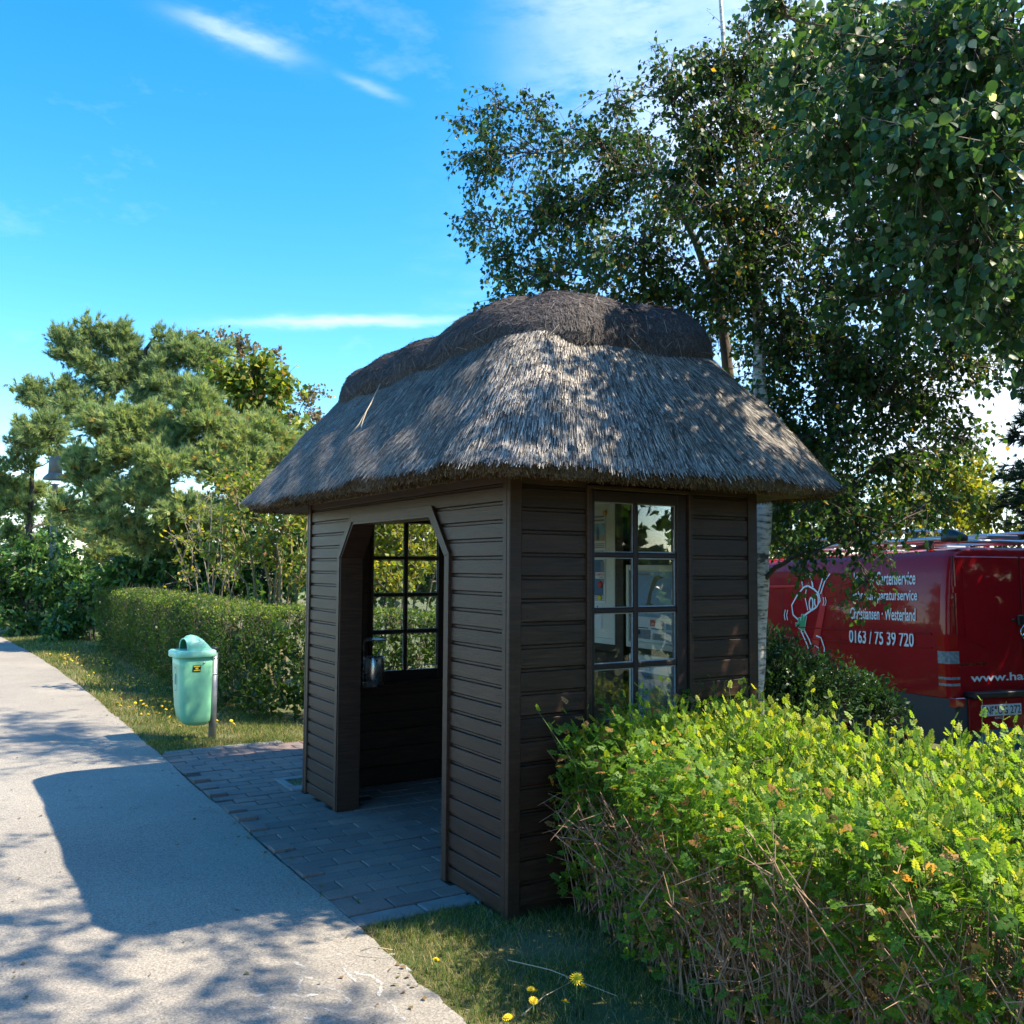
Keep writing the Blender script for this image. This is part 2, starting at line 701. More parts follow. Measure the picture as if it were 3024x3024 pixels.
M = {}
M['asphalt'] = m_asphalt()
M['soil'] = m_soil()
M['paver'] = m_paver()
M['kerb'] = simple('kerb_concrete', (.19, .185, .175), .85, var=.25, vscale=9, bmp=.4)
M['sand'] = simple('joint_sand', (.055, .05, .042), .95, var=.4, vscale=14, bmp=.5)
M['wood'] = m_wood('stained_wood', (.037, .0195, .0125), vari=.42, rough=.42, worn=.7)
M['trim'] = m_wood('stained_trim', (.039, .021, .0135), vari=.4, rough=.42)
M['sash'] = m_wood('sash_paint', (.022, .012, .012), rough=.42)
M['putty'] = simple('putty', (.26, .28, .30), .6, var=.3, vscale=40)
M['glass'] = m_glass()
M['thatch'] = m_thatch('thatch', [(0, (.015, .013, .012)), (.3, (.10, .092, .085)), (.65, (.265, .245, .22)), (1, (.56, .51, .44))])
M['thatch_core'] = simple('thatch_core', (.085, .072, .060), .95, var=.5, vscale=30, bmp=.8)
M['thatch_cut'] = m_thatch('thatch_cut', [(0, (.03, .022, .016)), (.5, (.11, .075, .045)), (1, (.26, .18, .10))])
M['cap'] = m_thatch('heather_cap', [(0, (.030, .026, .028)), (.5, (.080, .070, .070)), (.85, (.145, .128, .122)), (1, (.34, .31, .27))])
M['cap_core'] = simple('heather_core', (.055, .042, .036), .95, var=.5, vscale=30, bmp=.9)
M['reed'] = simple('loose_reed', (.42, .34, .22), .6)
M['steel'] = simple('brushed_steel', (.62, .62, .63), .28, 1.0, var=.06, vscale=20)
M['galv'] = simple('galvanised_steel', (.22, .24, .28), .5, .6, var=.2, vscale=12, bmp=.1)
M['black_plastic'] = simple('black_plastic', (.018, .019, .021), .45, var=.3)
M['bin'] = simple('green_plastic', (.24, .62, .37), .36, var=.18, vscale=3.5, bmp=.06)
M['bin_lid'] = simple('green_plastic_faded', (.30, .68, .46), .40, var=.10, vscale=4)
M['bin_in'] = simple('green_plastic_inside', (.035, .16, .07), .6)
M['black'] = simple('black_print', (.012, .012, .013), .5)
M['yellow'] = simple('yellow_print', (.80, .60, .06), .5)
M['white_frame'] = simple('white_frame', (.66, .67, .60), .5, var=.06)
M['paper'] = simple('paper', (.74, .75, .76), .7, var=.05)
M['grey_print'] = simple('grey_print', (.22, .24, .28), .7)
M['blue_print'] = simple('blue_print', (.22, .36, .56), .6, var=.12)
M['deep_blue'] = simple('deep_blue_print', (.07, .16, .30), .6, var=.25, vscale=18)
M['sky_print'] = simple('beach_sky_print', (.25, .45, .62), .6, var=.3, vscale=14)
M['sand_print'] = simple('beach_sand_print', (.50, .40, .30), .6, var=.2, vscale=20)
M['brown_print'] = simple('brown_print', (.12, .10, .09), .6, var=.3, vscale=20)
M['red_print'] = simple('red_print', (.55, .05, .05), .5)
M['orange'] = simple('orange_plastic', (.75, .36, .05), .4)
M['concrete'] = simple('plinth_concrete', (.20, .19, .175), .9, var=.35, vscale=9, bmp=.5)
M['chalk'] = None
M['birch'] = m_birch()
M['bark'] = m_bark('grey_brown_bark', (.10, .075, .055))
M['bark_pale'] = m_bark('pale_bark', (.22, .18, .13))
M['bark_lichen'] = m_bark('lichen_bark', (.20, .165, .075))
M['bark_dark'] = m_bark('dark_bark', (.045, .036, .03))
M['cane'] = m_bark('rose_cane', (.28, .185, .12))
M['twig_grey'] = m_bark('grey_twig', (.19, .16, .125))
M['l_birch'] = leaf_mat('birch_leaf', [(0, (.024, .060, .016)), (.6, (.044, .105, .022)), (.965, (.075, .15, .03)), (.98, (.34, .22, .025)), (1, (.42, .27, .03))], .45, 1.5)
M['l_poplar'] = leaf_mat('poplar_leaf', [(0, (.026, .072, .026)), (.6, (.046, .112, .040)), (.95, (.085, .17, .05)), (.972, (.45, .50, .34)), (1, (.58, .60, .44))], .42, 1.4, .42, .35)
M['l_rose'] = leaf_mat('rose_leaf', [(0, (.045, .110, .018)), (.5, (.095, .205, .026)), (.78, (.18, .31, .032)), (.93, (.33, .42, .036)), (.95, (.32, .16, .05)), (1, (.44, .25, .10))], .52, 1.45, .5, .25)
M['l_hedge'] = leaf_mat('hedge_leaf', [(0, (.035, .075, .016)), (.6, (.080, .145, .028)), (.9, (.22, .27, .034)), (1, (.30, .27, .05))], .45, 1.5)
M['l_pine'] = leaf_mat('pine_needles', [(0, (.135, .205, .110)), (.6, (.23, .32, .165)), (1, (.33, .40, .20))], .45, 1.25, .6, .15)
M['l_pine2'] = leaf_mat('pine_needles_light', [(0, (.16, .245, .115)), (.55, (.275, .37, .170)), (.95, (.40, .46, .21)), (.98, (.48, .38, .13)), (1, (.50, .30, .11))], .45, 1.2, .6, .15)
M['l_yel'] = leaf_mat('yellow_green_leaf', [(0, (.12, .175, .022)), (.5, (.24, .29, .03)), (.85, (.38, .36, .04)), (1, (.44, .32, .06))], .55, 1.4)
M['l_maple'] = leaf_mat('maple_leaf', [(0, (.07, .125, .024)), (.5, (.16, .23, .036)), (.85, (.28, .31, .04)), (1, (.30, .15, .05))], .45, 1.5)
M['l_rust'] = leaf_mat('rusty_leaf', [(0, (.08, .095, .035)), (.5, (.17, .155, .065)), (1, (.25, .13, .08))], .35, 1.4)
M['l_dark'] = leaf_mat('dark_shrub_leaf', [(0, (.028, .078, .022)), (.6, (.062, .150, .034)), (1, (.14, .25, .05))], .35, 1.5, .35, .5)
M['l_bg'] = leaf_mat('background_leaf', [(0, (.05, .09, .014)), (.5, (.12, .17, .02)), (1, (.24, .26, .035))], .5, 1.5)
M['l_spruce'] = leaf_mat('spruce_needles', [(0, (.012, .036, .02)), (.7, (.026, .062, .03)), (1, (.06, .115, .04))], .2, 1.3, .5, .2)
M['l_jun'] = leaf_mat('juniper_leaf', [(0, (.014, .042, .016)), (.6, (.026, .075, .022)), (1, (.055, .13, .03))], .28, 1.4)
M['l_grass'] = leaf_mat('grass_blade', [(0, (.045, .095, .018)), (.5, (.085, .155, .028)), (.75, (.15, .19, .05)), (.85, (.30, .25, .12)), (1, (.42, .35, .19))], .4, 1.4, .6, .2)
M['petal'] = simple('dandelion_petal', (.80, .58, .015), .5, var=.1)
M['stem'] = simple('flower_stem', (.06, .11, .025), .6)

# ------------------------------------------------------------------ ground, path, paving
HW, HL = 1.624, 2.851          # shelter: depth along x, length along y


def sstep(a, b, x):
    q = np.clip((np.asarray(x, float) - a) / (b - a), 0, 1)
    return q * q * (3 - 2 * q)


def gz(x, y):
    return -0.55 * sstep(2.3, 5.2, x) - 0.02


def path_edge(y):
    y = np.asarray(y, float)
    return -0.67 - 0.0040 * np.maximum(y - 8.0, 0) ** 1.9


def axis_vals(lo, hi, step, far):
    core = list(np.arange(lo, hi + 1e-6, step))
    g, d = [], step
    x = hi
    while x < far:
        d *= 1.35
        x += d
        g.append(x)
    h, d = [], step
    x = lo
    while x > -far:
        d *= 1.35
        x -= d
        h.append(x)
    return np.array(h[::-1] + core + g)


gx, gy = axis_vals(-3, 8, .25, 700), axis_vals(-5, 22, .4, 700)
X, Y = np.meshgrid(gx, gy)
Z = gz(X, Y)
V = np.stack([X.ravel(), Y.ravel(), Z.ravel()], 1)
nx, ny = len(gx), len(gy)
ii, jj = np.meshgrid(np.arange(nx - 1), np.arange(ny - 1))
q = (jj * nx + ii).ravel()
F = np.stack([q, q + 1, q + 1 + nx, q + nx], 1)
ground = np_mesh('ground', V, F, M['soil'], smooth=True)
tag(ground, kind='structure')

ys = np.concatenate([np.arange(-30, -3, 2.0), np.arange(-3, 9, .07), np.arange(9, 60, .6)])
mb = MB()
xr = path_edge(ys) + 0.008 * np.sin(ys * 3.1) + np.where((ys > .3) & (ys < 4.8), -.004, 1.0) * .010 * np.abs(np.sin(ys * 7.3) * np.sin(ys * 2.9)) + rng.normal(size=len(ys)) * np.where((ys > .3) & (ys < 4.8), .0015, .006)
xl = path_edge(ys) - 3.6
for k in range(len(ys) - 1):
    mb.add([(xl[k], ys[k], 0), (xr[k], ys[k], 0), (xr[k + 1], ys[k + 1], 0), (xl[k + 1], ys[k + 1], 0)], [(0, 1, 2, 3)])
    mb.add([(xr[k], ys[k], -.06), (xr[k + 1], ys[k + 1], -.06), (xr[k + 1], ys[k + 1], 0), (xr[k], ys[k], 0)], [(0, 1, 2, 3)])
path = mb.build('path', M['asphalt'])
tag(path, kind='structure')


def m_chalk():
    mt, t = new_mat('chalk')
    g = nd(t, 'ShaderNodeNewGeometry')
    a = noise(t, g.outputs['Position'], 160, 3, .7)
    b = noise(t, g.outputs['Position'], 9, 3, .6)
    f = nd(t, 'ShaderNodeMath', {0: a, 1: b}, operation='MULTIPLY').outputs[0]
    f = ramp(t, f, [(.20, (0, 0, 0)), (.42, (.62, .62, .62))])
    p = princ(t, Base_Color=(.78, .78, .76), Roughness=.95)
    tr = nd(t, 'ShaderNodeBsdfTransparent').outputs[0]
    mx = nd(t, 'ShaderNodeMixShader', {'Fac': f})
    t.links.new(tr, mx.inputs[1])
    t.links.new(p, mx.inputs[2])
    out(t, mx.outputs[0])
    return mt


M['chalk'] = m_chalk()
# the worn chalk drawing on the asphalt
CH = [[(560, 1815), (575, 1825), (568, 1850), (560, 1870)], [(620, 1805), (640, 1800), (655, 1812), (650, 1830), (668, 1850), (700, 1862)],
      [(665, 1835), (700, 1840), (720, 1855), (715, 1880)], [(535, 1845), (560, 1838), (590, 1846)], [(600, 1860), (640, 1868), (660, 1890), (640, 1905)],
      [(690, 1795), (720, 1802), (745, 1800)], [(735, 1815), (760, 1820), (775, 1832)], [(480, 1880), (520, 1872), (560, 1880), (600, 1876)],
      [(510, 1900), (560, 1905), (600, 1898), (650, 1912)], [(730, 1885), (745, 1900), (760, 1925)], [(575, 1920), (620, 1926), (680, 1920)],
      [(470, 1920), (500, 1912), (530, 1925)]]
for poly in CH:
    pts = [at_z(u, v, 0.004) for u, v in poly]
    fine = []
    for a, b in zip(pts[:-1], pts[1:]):
        for k in range(6):
            fine.append(a + (b - a) * k / 6 + rng.normal(size=3) * (.004, .004, 0))
    fine.append(pts[-1])
    mb = MB()
    L, R_ = [], []
    for k, p in enumerate(fine):
        d = fine[min(k + 1, len(fine) - 1)] - fine[max(k - 1, 0)]
        s = np.array([-d[1], d[0], 0]) / (np.linalg.norm(d) + 1e-6)
        w = .0065 + .003 * math.sin(k * 1.3)
        L.append(p + s * w)
        R_.append(p - s * w)
    n = len(fine)
    mb.add(L + R_, [(k, k + n, k + 1 + n, k + 1) for k in range(n - 1)])
    mb.build('chalk_line', M['chalk'], path)

# paving: a bed with single clinkers on it, rows along x
bed = MB()
bed.box(-.668, 1.58, .40, 2.80, -.06, -.012)
bed.box(-.668, 2.6, 2.80, 4.78, -.06, -.012)
paving = bed.build('paving', M['sand'])
tag(paving, kind='structure')
PX, PY = .25, .125
pm = []
for k in range(6):
    b = MB()
    b.bev(.0035, PX - .0035, .0035, PY - .0035, -.05, 0, .005)
    me = b.mesh('paver')
    me.materials.append(M['paver'])
    pm.append(me)
cells = []
row = 0
y = .40
while y < 4.77:
    x = -.66 - (PX / 2 if row % 2 else 0)
    lim = 1.56 if y < 2.79 else 2.55
    while x < lim:
        x0, x1 = max(x, -.662), min(x + PX, lim)
        if x1 - x0 > .03:
            skip = False
            if 2.92 < y < 3.26 and -.02 < x < 1.9:
                skip = True               # little planted patch at the corner
            if (x0 < .12 and x1 > -.02) and (y < .60 or 2.19 < y < 2.85):
                if x1 > .0:
                    skip = x0 > -.08
            if not skip:
                cells.append((x0, x1, y, y + PY))
        x += PX
    y += PY
    row += 1
vis = []
for c in cells:
    mid = np.array([(c[0] + c[1]) / 2, (c[2] + c[3]) / 2, 0.])
    d = np.linalg.norm(mid - CAM)
    hidden = mid[0] > .9 or (mid[0] > .1 and mid[1] < 1.0 + .6 * mid[0]) or (mid[1] > 2.8 and mid[0] > .9)
    vis.append(d + (100 if hidden else 0))
order = np.argsort(vis)
rest = MB()
for rank, i in enumerate(order):
    x0, x1, y0, y1 = cells[i]
    dz = float(rng.normal() * .0016)
    if rank < 296:
        if x1 - x0 > PX - .01:
            o = link('paver', pm[rank % 6], M['paver'], paving)
            o.location = (x0, y0, dz)
        else:
            b = MB()
            b.bev(x0 + .0025, x1 - .0025, y0 + .0025, y1 - .0025, -.05, dz, .004)
            o = b.build('paver', M['paver'], paving)
        o.rotation_euler = (float(rng.normal() * .004), float(rng.normal() * .003), float(rng.normal() * .004) if x1 - x0 > PX - .01 else 0)
    else:
        rest.bev(x0 + .0025, x1 - .0025, y0 + .0025, y1 - .0025, -.05, dz, .004)
tag(rest.build('distant_pavers', M['paver'], paving), kind='stuff')
# pale edging slabs
for (x0, x1, y0, y1, z) in [(-.10, .02, 2.90, 3.02, .012), (-.10, -.04, 3.02, 3.30, .012), (-.10, .9, 3.26, 3.34, .010), (-.30, -.025, .275, .392, -.002),
                            (-.02, .20, .262, .385, -.006), (-.655, -.305, .278, .393, -.004), (-.62, -.1, 4.79, 4.89, .004), (-.09, .45, 4.80, 4.90, .003)]:
    b = MB()
    b.bev(x0, x1, y0, y1, -.06, z, .006)
    b.build('edging_slab', M['kerb'], paving)

# ------------------------------------------------------------------ the thatched shelter
hut = empty('thatched_shelter', (0, 0, 0))
tag(hut, 'brown timber shelter with thick grey thatched roof beside the asphalt path', 'shelter')

BD, GR = .020, .009            # face and groove depth of the lap boards


def board(name, a0t, a0b, a1t, a1b, z0, z1, plane, depth_dir, pitch_groove=.018, bow=0.0):
    """one lap board lying in a wall: ends a0/a1 (top and bottom may differ for slanted cuts), face z0..z1-groove, tongue above.
    plane: ('x', value) wall at x=value running along y, or ('y', value); depth_dir: outward sign"""
    ax, val = plane
    zt = z1 - pitch_groove
    prof = [(0, z0), (BD - .003, z0), (BD, z0 + .003), (BD, zt - .003), (BD - .003, zt), (.001, zt), (.001, zt + .003), (GR, zt + .003), (GR, z1 - .0045), (.001, z1 - .0045), (0, z1)]
    vs = []
    for which in (0, 1):
        for d, z in prof:
            f = (z - z0) / (z1 - z0)
            a = (a0b + (a0t - a0b) * f) if which == 0 else (a1b + (a1t - a1b) * f)
            c = val + depth_dir * d
            vs.append((c, a, z) if ax == 'x' else (a, c, z))
    n = len(prof)
    fs = [tuple(range(n)), tuple(range(2 * n - 1, n - 1, -1))]
    fs += [(i, i + n, (i + 1) % n + n, (i + 1) % n) for i in range(n)]
    b = MB()
    b.add(vs, fs)
    o = b.build(name, M['wood'], hut)
    return o


def nails(mbx, pts, plane, depth_dir):
    ax, val = plane
    for a, z in pts:
        c = val + depth_dir * BD
        r = .0050
        vs, e = [], depth_dir * .0012
        for k in range(6):
            th = k * math.pi / 3
            p = (a + r * math.cos(th), z + r * math.sin(th))
            vs.append((c + e, p[0], p[1]) if ax == 'x' else (p[0], c + e, p[1]))
        f = tuple(range(6))
        mbx.add(vs, [f])


# door opening in the front wall (x = 0): y .64..2.19, chamfered top
DY0, DY1, DC, DT = .635, 2.195, 1.715, 1.955   # chamfer starts at DC, top at DT
DX0, DX1 = .835, 1.985


def door_lim(z):
    """inner limits of the opening at height z"""
    if z >= DT:
        return None
    if z <= DC:
        return DY0, DY1
    f = (z - DC) / (DT - DC)
    return DY0 + (DX0 - DY0) * f, DY1 + (DX1 - DY1) * f


H0, PT = 2.057, .09
nailmb = MB()
WALL_X = 0.0
for k in range(-1, 23):
    zt = H0 - PT * k + .018        # top of tongue
    zb = H0 - PT * (k + 1) + .018
    if k == -1:
        zt = 2.165
    zb = max(zb, .004)
    w = .047                        # width of the door trim
    y0, y1 = .042, HL - .042
    segs = []
    lt, lb = door_lim(zt), door_lim(zb)
    if lb is None or zb > DT + .03:
        segs = [(y0, y0, y1, y1)]
    else:
        if lt is None:
            lt = (DX0, DX1)
        segs = [(y0, y0, lt[0] - w * .8, lb[0] - w * .8), (lt[1] + w * .8, lb[1] + w * .8, y1, y1)]
    for (a0t, a0b, a1t, a1b) in segs:
        board('board', a0t, a0b, a1t, a1b, zb, zt, ('x', WALL_X), -1)
        zc = (zb + zt - .018) / 2
        if k >= 0:
            for a in ((a0t + a0b) / 2 + .035, (a1t + a1b) / 2 - .03):
                nails(nailmb, [(a + rng.normal() * .004, zc + rng.normal() * .012)], ('x', WALL_X), -1)
# right wall (y = 0): boards either side of the window
WX0, WX1, WZ0, WZ1 = .445, 1.140, .76, 2.085
P2 = .1125
for k in range(-2, 17):
    zt = 1.938 - P2 * k + .018
    zb = 1.938 - P2 * (k + 1) + .018
    if zb < .03:
        zb = .03
    if zt - zb < .03:
        continue
    zt = min(zt, 2.19)
    if zt - zb < .03:
        continue
    full = zt < WZ0 + .01 or zb > WZ1 - .01
    segs = [(.042, HW - .042)] if full else [(.042, WX0 - .008), (WX1 + .008, HW - .042)]
    for a0, a1 in segs:
        board('board', a0, a0, a1, a1, zb, zt, ('y', 0.0), -1, .020)
        zc = (zb + zt) / 2 - .02
        for a in (a0 + .035, a1 - .035):
            nails(nailmb, [(a + rng.normal() * .003, zc + rng.normal() * .010)], ('y', 0.0), -1)
    # the far end wall carries the same boards outside
    for a0, a1 in segs:
        board('board', a0, a0, a1, a1, zb, zt, ('y', HL), 1, .020)
# back wall (x = HW)
for k in range(0, 18):
    zt = 2.19 - .12 * k
    board('board', .042, .042, HL - .042, HL - .042, zt - .12, zt, ('x', HW), 1, .02)
nm = simple('nail_head', (.012, .010, .010), .5, .3)
tag(nailmb.build('nail_heads', nm, hut), kind='stuff')

# wall core with its openings (keeps the inside dark) and inside boards
TH = .075
core = MB()
core.box(.0, TH, .0, DY0, -.05, 2.19)
core.box(.0, TH, DY1, HL, -.05, 2.19)
core.box(.0, TH, DY0, DY1, DT, 2.19)
for s, (ya, yc) in ((0, (DY0, DX0)), (1, (DY1, DX1))):
    core.prism([(ya, DC), (ya, DT), (yc, DT)] if s else [(ya, DC), (yc, DT), (ya, DT)], 0, .0, TH)
for y0, y1 in ((0.0, TH), (HL - TH, HL)):
    core.box(TH, WX0 + .01, y0, y1, -.05, 2.19)
    core.box(WX1 - .01, HW - TH, y0, y1, -.05, 2.19)
    core.box(WX0 + .01, WX1 - .01, y0, y1, -.05, WZ0 + .01)
    core.box(WX0 + .01, WX1 - .01, y0, y1, WZ1 - .01, 2.19)
core.box(HW - TH, HW, 0.0, HL, -.05, 2.19)
core.build('wall_core', M['wood'], hut)
ceil = MB()
ceil.box(TH + .002, HW - TH - .002, TH + .002, HL - TH - .002, 2.17, 2.20)
ceil.build('ceiling', M['wood'], hut)


def inner_board(x0, x1, y0, y1, z0, z1):
    b = MB()
    b.bev(x0, x1, y0, y1, z0, z1, .005)
    return b.build('inner_board', M['wood'], hut)


IP = .135
k = 0
z = .01
while z < 2.16:
    z1 = min(z + IP - .006, 2.165)
    inner_board(HW - TH - .016, HW - TH - .001, TH + .02, HL - TH - .02, z, z1)
    for ya, yb in ((HL - TH - .016, HL - TH - .001), (TH + .001, TH + .016)):
        if z1 < WZ0 - .05:
            inner_board(TH + .01, HW - TH - .02, ya, yb, z, z1)
        else:
            inner_board(TH + .01, WX0 - .06, ya, yb, z, z1)
            inner_board(WX1 + .06, HW - TH - .02, ya, yb, z, z1)
    z += IP
# upright battens inside
for (x0, x1, y0, y1) in ((HW - TH - .06, HW - TH - .018, 1.00, 1.09), (HW - TH - .06, HW - TH - .018, TH + .02, TH + .08), (TH + .002, TH + .05, DY1 + .002, DY1 + .07), (TH + .002, TH + .05, DY0 - .07, DY0 - .002)):
    b = MB()
    b.bev(x0, x1, y0, y1, .005, 2.16, .004)
    b.build('inner_post', M['wood'], hut)

# plinth
b = MB()
b.bev(.02, HW - .02, .012, .05, -.20, .028, .006)
b.bev(.02, HW - .02, HL - .05, HL - .012, -.20, .028, .006)
b.bev(HW - .05, HW - .012, .052, HL - .052, -.2, .028, .006)
b.build('plinth', M['concrete'], hut)

# corner trims
for (x0, x1, y0, y1) in ((-.030, -.002, .000, .040), (-.0300, .040, -.0305, -.001),
                         (-.030, -.002, HL - .040, HL), (-.030, .040, HL + .001, HL + .0305),
                         (HW - .040, HW + .030, -.0305, -.001), (HW + .002, HW + .030, .000, .040)):
    b = MB()
    b.bev(x0, x1, y0, y1, -.03, 2.17, .004)
    b.build('corner_trim', M['trim'], hut)
# eave board over the front wall
b = MB()
b.bev(-.034, -.022, .041, HL - .041, 2.115, 2.175, .003)
b.build('eave_board', M['trim'], hut)

# door trim: five pieces standing proud, and the reveal boards
T0, T1 = -.036, .0


def quad_prism(name, pts, x0, x1, mat):
    b = MB()
    b.prism(pts, 0, x0, x1)
    return b.build(name, mat, hut)


w = .046
o_ = .0
quad_prism('door_trim', [(DY0, .0), (DY0, DC), (DY0 - w, DC + .018), (DY0 - w, .0)], T0, T1, M['trim'])
quad_prism('door_trim', [(DY1, .0), (DY1 + w, .0), (DY1 + w, DC + .018), (DY1, DC)], T0, T1, M['trim'])
quad_prism('door_trim', [(DY0 - .001, DC + .002), (DX0, DT), (DX0 - .032, DT + w), (DY0 - w, DC + .0195)], T0 - .001, T1, M['trim'])
quad_prism('door_trim', [(DY1 + .001, DC + .002), (DY1 + w, DC + .0195), (DX1 + .032, DT + w), (DX1, DT)], T0 - .001, T1, M['trim'])
quad_prism('door_trim', [(DX0 + .001, DT), (DX1 - .001, DT), (DX1 + .031, DT + w), (DX0 - .031, DT + w)], T0 - .0005, T1, M['trim'])
for pts in ([(DY0, .0), (DY0 + .016, .0), (DY0 + .016, DC), (DY0, DC)], [(DY1 - .016, .0), (DY1, .0), (DY1, DC), (DY1 - .016, DC)],
            [(DY0, DC), (DY0 + .016, DC), (DX0 + .012, DT - .016), (DX0, DT)], [(DY1 - .016, DC), (DY1, DC), (DX1, DT), (DX1 - .012, DT - .016)],
            [(DX0, DT), (DX0 + .012, DT - .016), (DX1 - .012, DT - .016), (DX1, DT)]):
    quad_prism('door_reveal', pts, -.030, TH + .055, M['trim'])


# the two windows: outer casing, sash, bars, panes with pale putty edges
def window(y, sgn):
    f = MB()
    yo, yi = (y - sgn * .034, y - sgn * (-TH - .012))

    def yb(a, b_):
        p, q_ = y - sgn * a, y - sgn * b_
        return (min(p, q_), max(p, q_))
    ya, yc = yb(.036, -TH - .02)
    f.bev(WX0 - .012, WX0 + .016, ya, yc, WZ0, WZ1, .004)
    f.bev(WX1 - .016, WX1 + .012, ya, yc, WZ0, WZ1, .004)
    f.bev(WX0 + .0165, WX1 - .0165, ya, yc, WZ1 - .022, WZ1, .004)
    f.bev(WX0 - .02, WX1 + .02, yb(.05, -TH - .02)[0], yb(.05, -TH - .02)[1], WZ0 - .03, WZ0 - .001, .004)
    win = f.build('window', M['trim'], hut)
    sash = MB()
    ya, yc = yb(.018, -.03)
    GX0, GXM0, GXM1, GX1 = .492, .757, .785, 1.052
    sash.bev(WX0 + .018, GX0, ya, yc, WZ0 + .002, WZ1 - .024, .004)
    sash.bev(GX1, WX1 - .018, ya, yc, WZ0 + .002, WZ1 - .024, .004)
    sash.bev(GX0 + .0005, GX1 - .0005, ya, yc, 2.003, WZ1 - .024, .004)
    sash.bev(GX0 + .0005, GX1 - .0005, ya, yc, WZ0 + .002, .850, .004)
    sash.build('sash', M['sash'], win)
    rows = [(2.002 - .288 * i - .262, 2.002 - .288 * i) for i in range(4)]
    b = MB()
    ya2, yc2 = yb(.012, -.026)
    b.bev(GXM0, GXM1, ya2, yc2, .8505, 2.0025, .005)
    b.build('glazing_bar', M['sash'], win)
    for i in range(3):
        for xa, xb in ((GX0 + .0005, GXM0 - .0005), (GXM1 + .0005, GX1 - .0005)):
            b = MB()
            b.bev(xa, xb, ya2 + .001, yc2 - .001, rows[i][0] - .026, rows[i][0], .005)
            b.build('glazing_bar', M['sash'], win)
    for z0, z1 in rows:
        for xa, xb in ((GX0, GXM0), (GXM1, GX1)):
            b = MB()
            yp = y - sgn * (-.008)
            b.box(xa + .001, xb - .001, min(yp, yp + sgn * .003), max(yp, yp + sgn * .003), z0 + .001, z1 - .001)
            b.build('pane', M['glass'], win)
            b = MB()
            e = .0055
            p0, p1 = sorted((y - sgn * (-.001), y - sgn * (-.0075)))
            jit = lambda: float(rng.uniform(-.002, .003))
            b.box(xa + .0008, xa + e + jit(), p0, p1, z0 + .001, z1 - .001)
            b.box(xb - e - jit(), xb - .0008, p0, p1, z0 + .001, z1 - .001)
            b.box(xa + e + .004, xb - e - .004, p0 + .0002, p1 - .0002, z0 + .0012, z0 + e + jit())
            b.box(xa + e + .004, xb - e - .004, p0 + .0002, p1 - .0002, z1 - e - jit(), z1 - .0012)
            b.build('putty', M['putty'], win)
    return win


window(0.0, 1)
window(HL, -1)


# --- thatch: rings of a rounded rectangle from eave to cap
def rrect(x0, x1, y0, y1, r, nc=10, nx=22, ny=36):
    pts = []
    cs = [(x0 + r, y0 + r, 180), (x1 - r, y0 + r, 270), (x1 - r, y1 - r, 0), (x0 + r, y1 - r, 90)]
    for ci, (cx, cy, a0) in enumerate(cs):
        for k in range(nc):
            th = math.radians(a0 + 90 * k / nc)
            pts.append((cx + r * math.cos(th), cy + r * math.sin(th)))
        th = math.radians(a0 + 90)
        p = np.array([cx + r * math.cos(th), cy + r * math.sin(th)])
        nxc = cs[(ci + 1) % 4]
        th2 = math.radians(nxc[2])
        q_ = np.array([nxc[0] + r * math.cos(th2), nxc[1] + r * math.sin(th2)])
        n = nx if ci % 2 == 0 else ny
        for k in range(n):
            pts.append(tuple(p + (q_ - p) * k / n))
    return np.array(pts)


def ringed(x0, x1, y0, y1, r, z, ins=0.0):
    p = rrect(x0 + ins, x1 - ins, y0 + ins, y1 - ins, max(r - ins, .04))
    return np.column_stack([p, np.full(len(p), z)])


OV = .455
eave = ringed(-OV, HW + OV - .03, -OV, HL + OV, .30, 2.135)
topr = ringed(.13, HW - .13, .08, HL - .08, .22, 2.90)
NT = 22
grid = []
for j in range(NT + 1):
    f = j / NT
    p = eave * (1 - f) + topr * f
    hv = p.mean(axis=0)
    outv = p[:, :2] - np.array([HW / 2, HL / 2])
    d = norm(np.column_stack([outv, np.zeros(len(outv))]))
    bulge = math.sin(math.pi * f) * .010
    p = p + d * bulge
    p[:, 2] += math.sin(math.pi * f) * .012
    grid.append(p)
grid = np.array(grid)
NS = grid.shape[1]
ph = rng.uniform(0, 6.28, 8)
s_idx = np.arange(NS)
for j in range(NT + 1):
    lump = .010 * np.sin(s_idx * .21 + ph[0] + j * .3) + .008 * np.sin(s_idx * .47 + ph[1] - j * .5) + .006 * np.sin(s_idx * .9 + ph[2] + j * .8)
    grid[j, :, 2] += lump
lips = [ringed(-OV, HW + OV - .03, -OV, HL + OV, .30, 2.085, .035), ringed(-OV, HW + OV - .03, -OV, HL + OV, .30, 2.075, .13),
        ringed(-OV, HW + OV - .03, -OV, HL + OV, .30, 2.185, .47)]
allr = np.concatenate([np.array(lips[::-1]), grid])
for j in range(2):
    allr[2 - j, :, 2] += .010 * np.sin(s_idx * .33 + ph[3]) + .006 * np.sin(s_idx * 1.1 + ph[4])
nr = len(allr)
jj, ii = np.meshgrid(np.arange(nr - 1), np.arange(NS), indexing='ij')
F = np.stack([jj * NS + ii, jj * NS + (ii + 1) % NS, (jj + 1) * NS + (ii + 1) % NS, (jj + 1) * NS + ii], -1).reshape(-1, 4)
roof = np_mesh('thatch_roof', allr.reshape(-1, 3), F, M['thatch_core'], hut, tint=np.full(allr.shape[0] * NS, .2), smooth=True)


